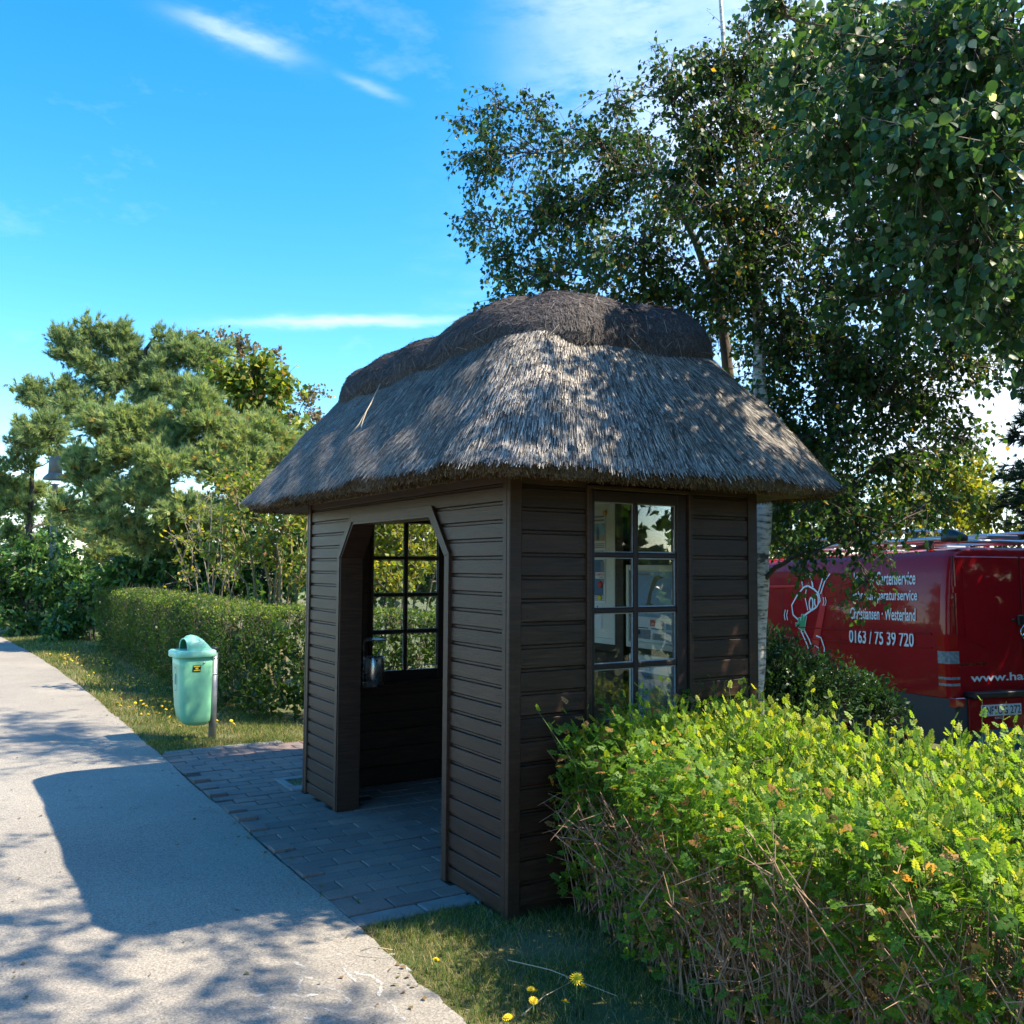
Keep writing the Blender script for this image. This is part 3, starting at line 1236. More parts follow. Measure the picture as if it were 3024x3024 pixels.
def surf(grid, jf, sf):
    n, ns = grid.shape[:2]
    j0 = np.clip(np.floor(jf).astype(int), 0, n - 2)
    fj = (jf - j0)[:, None]
    s0 = np.floor(sf).astype(int) % ns
    fs = (sf - np.floor(sf))[:, None]
    s1 = (s0 + 1) % ns
    a = grid[j0, s0] * (1 - fs) + grid[j0, s1] * fs
    b = grid[j0 + 1, s0] * (1 - fs) + grid[j0 + 1, s1] * fs
    P = a * (1 - fj) + b * fj
    T = norm(b - a)
    B = norm(grid[j0, s1] - grid[j0, s0])
    N = norm(np.cross(B, T))
    return P, T, B, N


# probability along the ring by segment length; the two sides seen from the path get more
seg = np.linalg.norm(np.roll(eave, -1, 0) - eave, axis=1)
mid = (np.roll(eave, -1, 0) + eave) / 2
front = (mid[:, 0] < .1) | (mid[:, 1] < .1)
wgt = seg * np.where(front, 1.0, .28)
wgt = wgt / wgt.sum()


def strips(P, D, B, N, L, wd, lift0, lift1, tint):
    """flat reeds: from P along D"""
    a = P + N * lift0[:, None]
    b = P + D * L[:, None] + N * lift1[:, None]
    s = B * (wd[:, None] / 2)
    V = np.stack([a - s, a + s, b + s * .8, b - s * .8], 1)
    F = np.array([(0, 1, 2), (0, 2, 3)])[None] + (np.arange(len(P)) * 4)[:, None, None]
    return V.reshape(-1, 3), F.reshape(-1, 3), np.repeat(tint, 4)


n = 92000
sidx = rng.choice(NS, n, p=wgt) + rng.random(n)
jf = rng.random(n) ** .9 * (NT - .02)
P, T, B, N = surf(grid, jf, sidx)
D = norm(-T + B * rng.normal(size=(n, 1)) * .07)
L = rng.uniform(.07, .16, n)
tint = np.clip(rng.beta(1.25, 1.3, n), 0, 1)
lo = rng.uniform(-.004, .004, n)
r1 = strips(P - D * (L * .5)[:, None], D, norm(np.cross(D, N)), N, L, rng.uniform(.0028, .0058, n), lo, lo + rng.uniform(.004, .013, n), tint)
# eave fringe and the cut ends underneath
n2 = 15000
sidx = rng.choice(NS, n2, p=wgt) + rng.random(n2)
P, T, B, N = surf(grid, np.zeros(n2), sidx)
D = norm(-T + B * rng.normal(size=(n2, 1)) * .12 - N * .15)
r2 = strips(P - D * .05, D, norm(np.cross(D, N)), N, rng.uniform(.045, .078, n2), rng.uniform(.003, .006, n2), np.zeros(n2), rng.uniform(0, .012, n2), rng.beta(2, 2.2, n2))
Vr, Fr, Tr = merge([r1, r2])
tag(np_mesh('reed_stalks', Vr, Fr, M['thatch'], roof, tint=Tr), kind='stuff')
lipg = np.array([lips[1], lips[0], grid[0]])
n3 = 17000
sidx = rng.choice(NS, n3, p=wgt) + rng.random(n3)
P, T, B, N = surf(lipg, rng.random(n3) * 1.98, sidx)
outd = norm(P - np.array([HW / 2, HL / 2, 3.2])) * np.array([1, 1, 1])
D = norm(np.column_stack([outd[:, :2] * .35, -np.ones(n3) * .8]) + rng.normal(size=(n3, 3)) * .22)
r3 = strips(P, D, norm(np.cross(D, N)), N, rng.uniform(.008, .026, n3), rng.uniform(.004, .007, n3), np.zeros(n3), np.zeros(n3), rng.beta(2, 2, n3))
n4 = 9000
sidx = rng.choice(NS, n4, p=wgt) + rng.random(n4)
P, T, B, N = surf(np.array([lips[2], lips[1]]), rng.random(n4) * .98, sidx)
D = norm(T + B * rng.normal(size=(n4, 1)) * .2)
r4 = strips(P, D, B, -N, rng.uniform(.04, .10, n4), rng.uniform(.003, .006, n4), np.full(n4, .001), rng.uniform(.003, .014, n4), rng.beta(2, 2, n4))
Vr, Fr, Tr = merge([r3, r4])
tag(np_mesh('reed_cut_ends', Vr, Fr, M['thatch_cut'], roof, tint=Tr), kind='stuff')

# --- the thick heather cap
CX0, CX1, CY0, CY1 = .10, HW - .10, .045, HL - .06
prof = [(.16, 2.785), (.04, 2.785), (-.030, 2.825), (-.048, 2.885), (-.038, 2.955), (.005, 3.03), (.075, 3.088), (.17, 3.13), (.32, 3.16), (.52, 3.175)]
cg = []
for k, (ins, z) in enumerate(prof):
    p = ringed(CX0, CX1, CY0, CY1, .38, z, ins)
    ny_ = (CY1 - p[:, 1]) / (CY1 - CY0)
    f = max(0, (z - 2.82) / .35)
    p[:, 2] += f * (.030 * ny_ ** 2 + .030 * np.exp(-((p[:, 1] - (CY1 - .18)) / .22) ** 2)) + .016 * np.sin(s_idx * .27 + ph[5] + k * .2) + .010 * np.sin(s_idx * .63 + ph[6] + k * .5)
    p[:, 2] += f * (-.075 * np.exp(-((p[:, 0] - CX0) ** 2 + (p[:, 1] - CY0) ** 2) / .30 ** 2) + .035 * np.exp(-((p[:, 0] - CX1) ** 2 + (p[:, 1] - CY0) ** 2) / .55 ** 2))
    o2 = norm(np.column_stack([p[:, :2] - np.array([HW / 2, HL / 2]), np.zeros(len(p))]))
    p += o2 * (.012 * np.sin(s_idx * .41 + ph[7] + k))[:, None]
    cg.append(p)
cg = np.array(cg)
nr = len(cg)
jj, ii = np.meshgrid(np.arange(nr - 1), np.arange(NS), indexing='ij')
F = np.stack([jj * NS + ii, jj * NS + (ii + 1) % NS, (jj + 1) * NS + (ii + 1) % NS, (jj + 1) * NS + ii], -1).reshape(-1, 4)
cap = np_mesh('ridge_cap', cg.reshape(-1, 3), F, M['cap_core'], hut, smooth=True)
b = MB()
b.add([tuple(q_) for q_ in cg[-1]], [tuple(range(NS))])
b.build('ridge_cap_top', M['cap_core'], cap)
n = 46000
segc = np.linalg.norm(np.roll(cg[2], -1, 0) - cg[2], axis=1)
midc = cg[2]
wc = segc * np.where((midc[:, 0] < .3) | (midc[:, 1] < .3), 1.0, .3)
wc /= wc.sum()
sidx = rng.choice(NS, n, p=wc) + rng.random(n)
jf = rng.random(n) * (nr - 1.02)
P, T, B, N = surf(cg, jf, sidx)
ang = rng.normal(size=(n, 1)) * .75
D = norm(-T * np.cos(ang) + B * np.sin(ang) + N * rng.uniform(-.05, .14, (n, 1)))
L = rng.uniform(.018, .050, n)
c1 = strips(P - D * (L * .4)[:, None], D, norm(np.cross(D, N)), N, L, rng.uniform(.0028, .0055, n), np.full(n, .002), rng.uniform(.002, .008, n), rng.beta(1.8, 2.2, n) * .92)
n = 420
sidx = rng.choice(NS, n, p=wc) + rng.random(n)
jf = 1.5 + rng.random(n) * (nr - 2.6)
P, T, B, N = surf(cg, jf, sidx)
ang = rng.uniform(0, 6.28, (n, 1))
D = norm(-T * np.cos(ang) + B * np.sin(ang) + N * rng.uniform(0, .08, (n, 1)))
c2 = strips(P, D, norm(np.cross(D, N)), N, rng.uniform(.04, .12, n), rng.uniform(.002, .0032, n), np.full(n, .006), rng.uniform(.006, .018, n), rng.uniform(.8, 1, n))
Vr, Fr, Tr = merge([c1, c2])
tag(np_mesh('heather_twigs', Vr, Fr, M['cap'], cap, tint=Tr), kind='stuff')
# the loose stalk lying on the front slope
a_, b_ = at(728, 738, 6.02), at(672, 836, 5.72)


def roof_point(u, v):
    r = ray(u, v)
    # front slope seen as the plane through eave and cap base
    p0 = np.array([-OV, 1.0, 2.15])
    nrm = np.cross(np.array([.13 + OV, 0, 2.90 - 2.135]), np.array([0, 1., 0]))
    k_ = ((p0 - CAM) @ nrm) / (r @ nrm)
    nrm = nrm / np.linalg.norm(nrm)
    return CAM + r * k_ + (nrm if nrm[0] < 0 else -nrm) * .055


b = MB()
b.tube([roof_point(729, 736), roof_point(712, 772), roof_point(690, 812), roof_point(668, 838)], [.004, .004, .0035, .002], 5)
b.tube([roof_point(703, 790), roof_point(697, 806), roof_point(694, 818)], [.003, .003, .002], 4)
b.build('loose_reed', M['reed'], hut)

# ------------------------------------------------------------------ things hung up inside the shelter
BX = HW - TH - .018            # inner face of the back wall


def panel(name, y0, y1, z0, z1, x0, x1, mat, parent, bev=.004):
    b = MB()
    b.bev(x0, x1, y0, y1, z0, z1, bev)
    return b.build(name, mat, parent)


def txt_mesh(body, w, h, bold=0.0, align='LEFT', spacing=1.0):
    """flat lettering as a mesh in xy scaled to w x h (h = height of the whole line's box)"""
    cu = bpy.data.curves.new('lettering', 'FONT')
    cu.body = body
    cu.size = 1.0
    cu.offset = bold
    cu.space_character = spacing
    cu.resolution_u = 3
    ob = bpy.data.objects.new('lettering', cu)
    COL.objects.link(ob)
    bpy.context.view_layer.update()
    dg = bpy.context.evaluated_depsgraph_get()
    me = bpy.data.meshes.new_from_object(ob.evaluated_get(dg))
    bpy.data.objects.remove(ob)
    bpy.data.curves.remove(cu)
    nv = len(me.vertices)
    co = np.empty(nv * 3)
    me.vertices.foreach_get('co', co)
    co = co.reshape(-1, 3)
    mn, mx = co.min(0), co.max(0)
    co[:, 0] = (co[:, 0] - mn[0]) / (mx[0] - mn[0]) * w
    co[:, 1] = (co[:, 1] - mn[1]) / (mx[1] - mn[1]) * h
    co[:, 2] = 0
    me.vertices.foreach_set('co', co.ravel())
    me.update()
    me.materials.clear()
    return me


def place_txt(name, me, mat, parent, origin, xdir, ydir):
    o = link(name, me, mat, parent)
    xd, yd = norm(np.array(xdir, float)), norm(np.array(ydir, float))
    zd = np.cross(xd, yd)
    o.matrix_local = Matrix(((xd[0], yd[0], zd[0], origin[0]), (xd[1], yd[1], zd[1], origin[1]), (xd[2], yd[2], zd[2], origin[2]), (0, 0, 0, 1)))
    return o


# text on the back wall reads along -y (seen from the camera)
def wall_txt(body, y, z, w, h, mat, parent, x):
    return place_txt('lettering', txt_mesh(body, w, h, .01), mat, parent, (x, y, z), (0, -1, 0), (0, 0, 1))


nb = empty('notice_board', (BX, 1.6, 1.14))
tag(nb, 'white framed notice board with pinned paper notices inside the shelter', 'notice board')
nb.location = (0, 0, 0)
xf = BX - .03
panel('backing', 1.095, 2.10, 1.15, 2.13, xf, BX - .002, M['white_frame'], nb)
for (y0, y1, z0, z1) in ((1.092, 1.118, 1.145, 2.135), (2.08, 2.105, 1.145, 2.135), (1.1185, 2.0795, 1.145, 1.185), (1.1185, 2.0795, 2.105, 2.135)):
    panel('frame', y0, y1, z0, z1, xf - .012, xf - .0005, M['white_frame'], nb, .003)


def sheet(name, label, y0, y1, z0, z1, x, mat='paper'):
    b = MB()
    b.box(x - .0015, x, y0, y1, z0, z1)
    o = b.build(name, M[mat], None)
    tag(o, label, 'poster', 'notices pinned up in the shelter')
    return o


def patch(par, name, y0, y1, z0, z1, x, mat):
    b = MB()
    b.box(x - .001, x, y0, y1, z0, z1)
    return b.build(name, M[mat], par)


xs = xf - .003
p1 = sheet('poster', 'paper notice with a blue beach photo, top of the white board', 1.205, 1.41, 1.735, 2.06, xs)
patch(p1, 'picture_sky', 1.208, 1.405, 1.885, 1.965, xs - .002, 'sky_print')
patch(p1, 'picture_sand', 1.208, 1.405, 1.845, 1.884, xs - .002, 'sand_print')
patch(p1, 'picture_figure', 1.272, 1.302, 1.850, 1.925, xs - .0035, 'deep_blue')
patch(p1, 'picture_figure', 1.281, 1.293, 1.926, 1.942, xs - .0035, 'brown_print')
for i, (zz, ya, yb) in enumerate([(2.015, 1.22, 1.40), (1.99, 1.22, 1.34), (1.825, 1.215, 1.35), (1.812, 1.215, 1.34), (1.80, 1.215, 1.35), (1.775, 1.215, 1.34), (1.755, 1.22, 1.35)]):
    patch(p1, 'text_line', ya, yb, zz - .004 - (.004 if i < 2 else 0), zz + .003, xs - .002, 'grey_print')
p2 = sheet('poster', 'colourful paper flyer headed CAMPEN on the white board', 1.205, 1.41, 1.42, 1.725, xs)
patch(p2, 'picture', 1.225, 1.345, 1.47, 1.715, xs - .002, 'deep_blue')
patch(p2, 'picture_light', 1.215, 1.255, 1.55, 1.70, xs - .003, 'grey_print')
patch(p2, 'title_field', 1.215, 1.315, 1.585, 1.63, xs - .004, 'paper')
wall_txt('CAMPEN', 1.312, 1.605, .092, .018, M['red_print'], p2, xs - .0056)
wall_txt('1994', 1.270, 1.588, .045, .013, M['red_print'], p2, xs - .0056)
for i in range(4):
    patch(p2, 'text_line', 1.215, 1.34, 1.435 + .012 * i, 1.440 + .012 * i, xs - .002, 'grey_print')
for (yy, zz, mt_) in ((1.205, 2.035, 'orange'), (1.255, 1.545, 'red_print'), (1.262, 1.455, 'yellow')):
    b = MB()
    rr = .020 if mt_ != 'red_print' else .026
    rings = [[(xs - .003 - h, yy + rr * s * math.cos(a), zz + rr * s * math.sin(a)) for a in np.linspace(0, 2 * math.pi, 14)[:-1]] for h, s in ((0, 1), (.008, .95), (.011, .6))]
    b.loft(rings)
    o = b.build('board_magnet', M[mt_], None)
    tag(o, {'orange': 'orange round magnet at the top of the white board', 'red_print': 'large red round magnet on the white board', 'yellow': 'pale yellow round magnet on the white board'}[mt_], 'magnet')
p3 = sheet('poster', 'white notice with bold black words low on the white board', 1.245, 1.43, 1.245, 1.41, xs)
wall_txt('en', 1.395, 1.372, .04, .026, M['black'], p3, xs - .003)
wall_txt('gesund!', 1.38, 1.338, .085, .017, M['black'], p3, xs - .003)
patch(p3, 'arrow', 1.285, 1.295, 1.352, 1.40, xs - .003, 'black')
for i in range(2):
    patch(p3, 'text_line', 1.345, 1.39, 1.288 + .009 * i, 1.292 + .009 * i, xs - .003, 'grey_print')

mc = empty('map_case', (0, 0, 0))
tag(mc, 'cream framed display case with blue island map and timetable inside the shelter', 'display case')
panel('backing', .30, .915, 1.155, 1.675, xf - .03, BX - .002, M['white_frame'], mc)
xm = xf - .032
for (y0, y1, z0, z1) in ((.895, .925, 1.150, 1.680), (.29, .32, 1.150, 1.680), (.3205, .8945, 1.642, 1.680), (.3205, .8945, 1.150, 1.190)):
    panel('frame', y0, y1, z0, z1, xm - .02, xm - .0005, M['white_frame'], mc, .004)
patch(mc, 'map_sea', .325, .89, 1.35, 1.638, xm - .001, 'blue_print')
# the island outline: a slim hooked strip
isl = [(.74, 1.36), (.715, 1.40), (.66, 1.405), (.60, 1.375), (.655, 1.425), (.70, 1.44), (.685, 1.50), (.655, 1.55), (.625, 1.585), (.57, 1.60), (.62, 1.615), (.665, 1.605), (.69, 1.56), (.715, 1.50), (.735, 1.44), (.765, 1.40)]
b = MB()
b.add([(xm - .003, y_, z_) for y_, z_ in isl], [tuple(range(len(isl)))])
b.build('map_island', M['brown_print'], mc)
patch(mc, 'map_legend', .465, .50, 1.46, 1.53, xm - .003, 'paper')
patch(mc, 'map_title', .70, .86, 1.615, 1.625, xm - .003, 'grey_print')
patch(mc, 'timetable', .325, .89, 1.195, 1.348, xm - .001, 'paper')
for (y0, y1, z0, z1, c) in ((.70, .86, 1.21, 1.27, 'grey_print'), (.57, .68, 1.21, 1.25, 'grey_print'), (.345, .55, 1.205, 1.265, 'blue_print'), (.345, .55, 1.28, 1.325, 'blue_print'), (.655, .70, 1.295, 1.335, 'red_print'), (.575, .60, 1.297, 1.333, 'deep_blue'), (.575, .69, 1.275, 1.282, 'black'), (.72, .86, 1.277, 1.283, 'black'), (.80, .85, 1.235, 1.265, 'black')):
    patch(mc, 'printed_field', y0, y1, z0, z1, xm - .003, c)

lc = empty('poster_case', (0, 0, 0))
tag(lc, 'low cream framed case with a seal photo poster inside the shelter', 'display case')
panel('backing', .30, .885, .58, 1.105, xf - .03, BX - .002, M['white_frame'], lc)
for (y0, y1, z0, z1) in ((.868, .895, .575, 1.11), (.29, .32, .575, 1.11), (.3205, .8675, 1.07, 1.11), (.3205, .8675, .575, .61)):
    panel('frame', y0, y1, z0, z1, xm - .02, xm - .0005, M['white_frame'], lc, .005)
patch(lc, 'poster_head', .325, .862, 1.00, 1.068, xm - .001, 'paper')
for y0, y1 in ((.70, .84), (.34, .54)):
    patch(lc, 'poster_photo', y0, y1, 1.012, 1.055, xm - .003, 'blue_print')
patch(lc, 'poster_sea', .325, .862, .62, .998, xm - .001, 'deep_blue')
wall_txt('Schutzstation', .83, .965, .30, .024, M['black'], lc, xm - .003)
b = MB()
sy, sz = .64, .70
sp = [(-.13, 0), (-.115, .09), (-.085, .16), (-.05, .205), (-.005, .22), (.04, .205), (.065, .165), (.06, .13), (.085, .11), (.09, .085), (.105, .06), (.12, 0)]
b.prism([(sy + p_[0], sz + p_[1]) for p_ in sp], 0, xm - .0045, xm - .002)
b.build('printed_seal', M['brown_print'], lc)

# steel wall ashtray on the far end wall
asht = empty('wall_ashtray', (.34, HL - TH - .02, .79))
tag(asht, 'stainless steel wall ashtray hung inside the doorway below the rear window', 'ashtray')
asht.location = (0, 0, 0)
yw = HL - TH - .017
b = MB()
b.bev(.285, .293, yw - .24, yw, .775, 1.12, .001)
b.build('side_plate', M['steel'], asht)
b = MB()
b.bev(.2935, .475, yw - .24, yw, 1.112, 1.12, .001)
b.build('top_plate', M['steel'], asht)
b = MB()
b.bev(.2935, .40, yw - .24, yw - .23, .775, .82, .001)
b.build('bracket', M['steel'], asht)
b = MB()
cyx, cyy = .405, yw - .14
ring = lambda r, z: [(cyx + r * math.cos(a), cyy + r * math.sin(a), z) for a in np.linspace(0, 2 * math.pi, 29)[:-1]]
b.loft([ring(.084, .785), ring(.088, .79), ring(.088, .985), ring(.086, .988), ring(.083, .986), ring(.083, .955)], cap1=True)
b.build('pot', M['steel'], asht)
b = MB()
b.tube([(cyx + .02, cyy, .96), (cyx + .045, cyy - .01, 1.02)], .004, 6)
b.build('cigarette_end', M['paper'], asht)

# ------------------------------------------------------------------ litter bin by the path
bin_ = empty('litter_bin', (-.26, 5.40, 0))
tag(bin_, 'mint green plastic litter bin on a grey post beside the hedge', 'litter bin')


def rr(cx, cy, wx, wy, r, z, n=6):
    pts = []
    for sx, sy, a0 in ((1, 1, 0), (-1, 1, 90), (-1, -1, 180), (1, -1, 270)):
        for k in range(n + 1):
            th = math.radians(a0 + 90 * k / n)
            pts.append((cx + sx * (wx - r) + r * math.cos(th), cy + sy * (wy - r) + r * math.sin(th), z))
    return pts


b = MB()
# front (towards the path, -x) tapers and curls in at the bottom; back stays upright
prf = [(.150, .055, .115, .05), (.158, -.095 + .145, .125, .05), (.19, .075, .145, .06)]
rings = []
for z, front, hw, r in ((.135, -.02, .085, .04), (.145, -.065, .105, .05), (.175, -.105, .125, .06), (.23, -.130, .135, .06), (.32, -.146, .142, .06), (.50, -.158, .147, .055), (.70, -.166, .150, .05), (.80, -.170, .152, .05)):
    back = .150 if z > .16 else .12
    rings.append(rr((front + back) / 2, 0, (back - front) / 2, hw, min(r, hw - .01), z))
b.loft(rings)
b.build('body', M['bin'], bin_)
b = MB()
b.loft([rr(-.012, 0, .186, .170, .06, .786), rr(-.012, 0, .192, .176, .06, .794), rr(-.012, 0, .190, .174, .06, .842), rr(-.012, 0, .176, .160, .055, .852), rr(-.012, 0, .15, .14, .05, .853)])
lid = b.build('lid', M['bin_lid'], bin_)
# hood: arches from the open front to the back
arch = []
for x, h, w_ in ((-.128, .012, .130), (-.112, .060, .131), (-.092, .110, .130), (-.066, .138, .129), (-.03, .146, .128), (.02, .134, .127), (.07, .104, .124), (.115, .058, .116), (.148, .010, .10)):
    arch.append([(x + (.0 if s_ == 0 else 0), w_ * math.cos(math.pi * k / 14), .848 + h * math.sin(math.pi * k / 14) ** .75) for k in range(15) for s_ in (0,)])
b = MB()
b.loft(arch[2:], closed=False, cap0=False, cap1=False)
b.build('hood', M['bin_lid'], lid)
b = MB()
inn = []
for x, h, w_ in ((-.094, .108, .127), (-.03, .138, .122), (.02, .126, .120), (.06, .09, .116)):
    inn.append([(x, w_ * math.cos(math.pi * k / 14), .848 + h * math.sin(math.pi * k / 14) ** .75) for k in range(15)])
b.loft(inn, closed=False, cap0=False, cap1=True)
b.build('hood_inside', M['bin_in'], lid)
b = MB()
e1, e2 = [], []
rim = [(-.096, .134 * math.cos(math.pi * k / 14), .846 + .113 * math.sin(math.pi * k / 14) ** .75) for k in range(15)]
b.tube(rim, .007, 6)
b.build('opening_rim', M['bin_lid'], lid)
post = MB()
pc = (.205, .02)
rg = lambda r, z: [(pc[0] + r * math.cos(a), pc[1] + r * math.sin(a), z) for a in np.linspace(0, 2 * math.pi, 21)[:-1]]
post.loft([rg(.036, -.15), rg(.036, .83)])
post.build('post', M['galv'], bin_)
b = MB()
b.loft([rg(.039, .815), rg(.039, .858), rg(.034, .866)])
b.build('post_cap', M['black_plastic'], bin_)
for z in (.60, .755):
    b = MB()
    b.loft([rg(.0385, z), rg(.0385, z + .009)])
    b.box(.15, .175, -.02, .05, z - .004, z + .013)
    b.build('clamp', M['steel'], bin_)
b = MB()
b.box(.146, .160, -.06, .06, .56, .79)
b.build('mounting_plate', M['bin'], bin_)
# sticker on the side facing down the path (-y)
b = MB()
b.add([(-.055, -.1535, .655), (.022, -.1535, .650), (.028, -.1545, .710), (-.048, -.1545, .715)], [(0, 1, 2, 3)])
stk = b.build('sticker', M['black'], bin_)
for (z, h, w_, off) in ((.698, .010, .062, 0), (.661, .010, .060, 0), (.676, .016, .026, .0)):
    b = MB()
    b.box(-.012 - w_ / 2, -.012 + w_ / 2, -.1562, -.1556, z, z + h)
    b.build('sticker_print', M['yellow'], stk)
# oval emblem on the front face
b = MB()
for k in range(28):
    a0, a1 = 2 * math.pi * k / 28, 2 * math.pi * (k + 1) / 28
    f = lambda a, s: (-.166 - .0028 + (.60 - (.58 + .115 * s * math.sin(a))) * .03, .058 * s * math.cos(a), .58 + .115 * s * math.sin(a))
    b.add([f(a0, 1), f(a1, 1), f(a1, .93), f(a0, .93)], [(0, 1, 2, 3)])
b.box(-.1672, -.1655, -.012, .012, .53, .63)
b.build('emblem', M['grey_print'], bin_)
b = MB()
b.tube([(.055, -.148, .735), (.055, -.158, .735)], .008, 8)
b.build('lock', M['steel'], bin_)
bin_.rotation_euler = (0, 0, math.radians(4))

# ------------------------------------------------------------------ street lamp among the pines
M['lamp_grey'] = simple('grey_lamp_housing', (.16, .17, .18), .55, .0, var=.2)
lp = at(93, 1200, 24.0)
lx, ly = float(lp[0]), float(lp[1])
lamp = empty('street_lamp', (lx, ly, 0))
lamp.scale = (1.13, 1.13, 1.13)
tag(lamp, 'grey street lantern on a pale pole half hidden by the pines', 'street lamp')
b = MB()
b.loft([[(r * math.cos(a), r * math.sin(a), z) for a in np.linspace(0, 2 * math.pi, 17)[:-1]] for r, z in ((.085, -.1), (.08, 1.2), (.072, 2.65))])
b.build('pole', M['bark_pale'], lamp)
b = MB()
c_ = lambda r, z: [(r * math.cos(a), r * math.sin(a), z) for a in np.linspace(0, 2 * math.pi, 17)[:-1]]
b.loft([c_(.085, 2.65), c_(.085, 2.74), c_(.05, 2.76), c_(.05, 3.3), c_(.12, 3.34)])
b.build('collar', M['lamp_grey'], lamp)
b = MB()
b.loft([c_(.02, 3.42), c_(.27, 3.44), c_(.24, 3.50), c_(.16, 3.58), c_(.15, 3.60)])
b.build('shade', M['lamp_grey'], lamp)
b = MB()
b.loft([c_(.15, 3.60), c_(.14, 3.92), c_(.10, 4.0)])
b.build('lantern_head', M['lamp_grey'], lamp)

# ------------------------------------------------------------------ the red van
def paint(name, col):
    mt, t = new_mat(name)
    g = nd(t, 'ShaderNodeNewGeometry')
    nz = noise(t, g.outputs['Position'], 1.6, 4)
    c = ramp(t, nz, [(.3, tuple(x * .9 for x in col)), (.7, tuple(x * 1.1 for x in col))])
    out(t, princ(t, Base_Color=c, Roughness=.45, Specular_IOR_Level=.1, Coat_Weight=.5, Coat_Roughness=.04, Normal=bump(t, noise(t, g.outputs['Position'], 3.2, 2), .03, .05)))
    return mt


M['red_paint'] = paint('red_van_paint', (.34, .003, .009))
M['red_gap'] = simple('panel_gap', (.02, .004, .004), .6)
M['white_vinyl'] = simple('white_vinyl', (.80, .80, .80), .4, var=.03)
M['green_vinyl'] = simple('green_vinyl', (.03, .30, .12), .4)
M['bright_red'] = simple('red_vinyl', (.62, .012, .02), .4)
M['lens_red'] = simple('red_lamp_lens', (.42, .006, .008), .12, var=.1, Coat_Weight=1.0)
M['lens_clear'] = simple('clear_lamp_lens', (.34, .37, .40), .10, .3, var=.5, vscale=30)
M['bumper'] = simple('grey_bumper', (.035, .040, .046), .55)
M['tyre'] = simple('tyre_rubber', (.018, .018, .018), .8)
M['alu'] = simple('aluminium', (.42, .44, .46), .4, .8, var=.06)
M['chrome'] = simple('chrome', (.85, .85, .86), .12, 1.0, var=.02)
M['plate_white'] = simple('plate_white', (.78, .78, .76), .4, var=.02)
M['plate_blue'] = simple('plate_blue', (.01, .06, .42), .4)
M['dark_glass'] = simple('dark_car_glass', (.010, .012, .014), .06)
VQ = np.array([6.205, 1.766, 1.004])
hd, tl = math.radians(12.2), math.radians(-1.7)
vF = np.array([math.sin(hd) * math.cos(tl), math.cos(hd) * math.cos(tl), math.sin(tl)])
vR = np.array([math.cos(hd), -math.sin(hd), 0])
vU = np.cross(vR, vF)
GZ = -1.56                      # ground in the van's own frame (origin: rear left edge at lamp height)
van = empty('delivery_van')
van.matrix_world = Matrix(((vR[0], vF[0], vU[0], VQ[0]), (vR[1], vF[1], vU[1], VQ[1]), (vR[2], vF[2], vU[2], VQ[2]), (0, 0, 0, 1)))
tag(van, 'dark red panel van with white lettering parked behind the hedge', 'van')
VW = 1.98


def vsec(y, inset=0.0, top=.90, bot=-1.02, taper=1.0):
    """cross-section of the body at y: rounded, sides leaning in towards the roof"""
    half = [(.035, bot), (.0, bot + .12), (-.008, -.45), (.0, -.05), (.022, .35), (.05, .62), (.085, .78), (.15, .855), (.27, top - .012), (.55, top)]
    L = [(x + inset, z if z < .8 else z - inset) for x, z in half]
    R_ = [(VW - x - inset, z if z < .8 else z - inset) for x, z in half][::-1]
    return [(x, y, z) for x, z in L + R_]


b = MB()
rings = [vsec(0.0, .045), vsec(.012, .02), vsec(.04, .006), vsec(.10, 0), vsec(1.2, 0), vsec(2.72, 0)]
rings += [vsec(3.4, .0), vsec(3.75, .03, .90), vsec(4.1, .05, .78), vsec(4.65, .09, .16), vsec(4.85, .10, -.05), vsec(5.35, .13, -.22), vsec(5.55, .22, -.42)]
b.loft(rings, mi=0)
b.build('body', M['red_paint'], van)
# pressed side panels and crease lines
for (y0, y1, z0, z1) in ((.30, 1.50, .02, .66), (1.72, 2.60, .02, .66)):
    b = MB()
    for (a, c, d, e) in ((y0, y1, z0, z0 + .012), (y0, y1, z1 - .012, z1), (y0, y0 + .014, z0 + .012, z1 - .012), (y1 - .014, y1, z0 + .012, z1 - .012)):
        xo = lambda z_: float(np.interp(z_, [-.45, -.05, .35, .62, .78], [-.008, 0, .022, .05, .085]))
        b.add([(xo(d) - .004, a, d), (xo(d) - .004, c, d), (xo(e) - .004, c, e), (xo(e) - .004, a, e)], [(0, 3, 2, 1)])
    b.build('side_pressing', M['red_paint'], van)
b = MB()
for (y0, y1, z) in ((.06, 2.72, -.128), (.06, 2.72, .012)):
    b.prism([(-.012, z - .008), (-.012, z + .004), (.01, z + .012), (.01, z - .012)], 1, y0, y1)
b2 = MB()
for z in (-.128, .012):
    pts = [(-.013, z - .007), (-.013, z + .005), (.012, z + .012), (.012, z - .012)]
    vs = [(x, y, z_) for y in (.20, 2.70) for x, z_ in pts]
    b2.add(vs, [(0, 1, 2, 3), (7, 6, 5, 4), (0, 4, 5, 1), (1, 5, 6, 2), (2, 6, 7, 3), (3, 7, 4, 0)])
b2.build('body_crease', M['red_paint'], van)
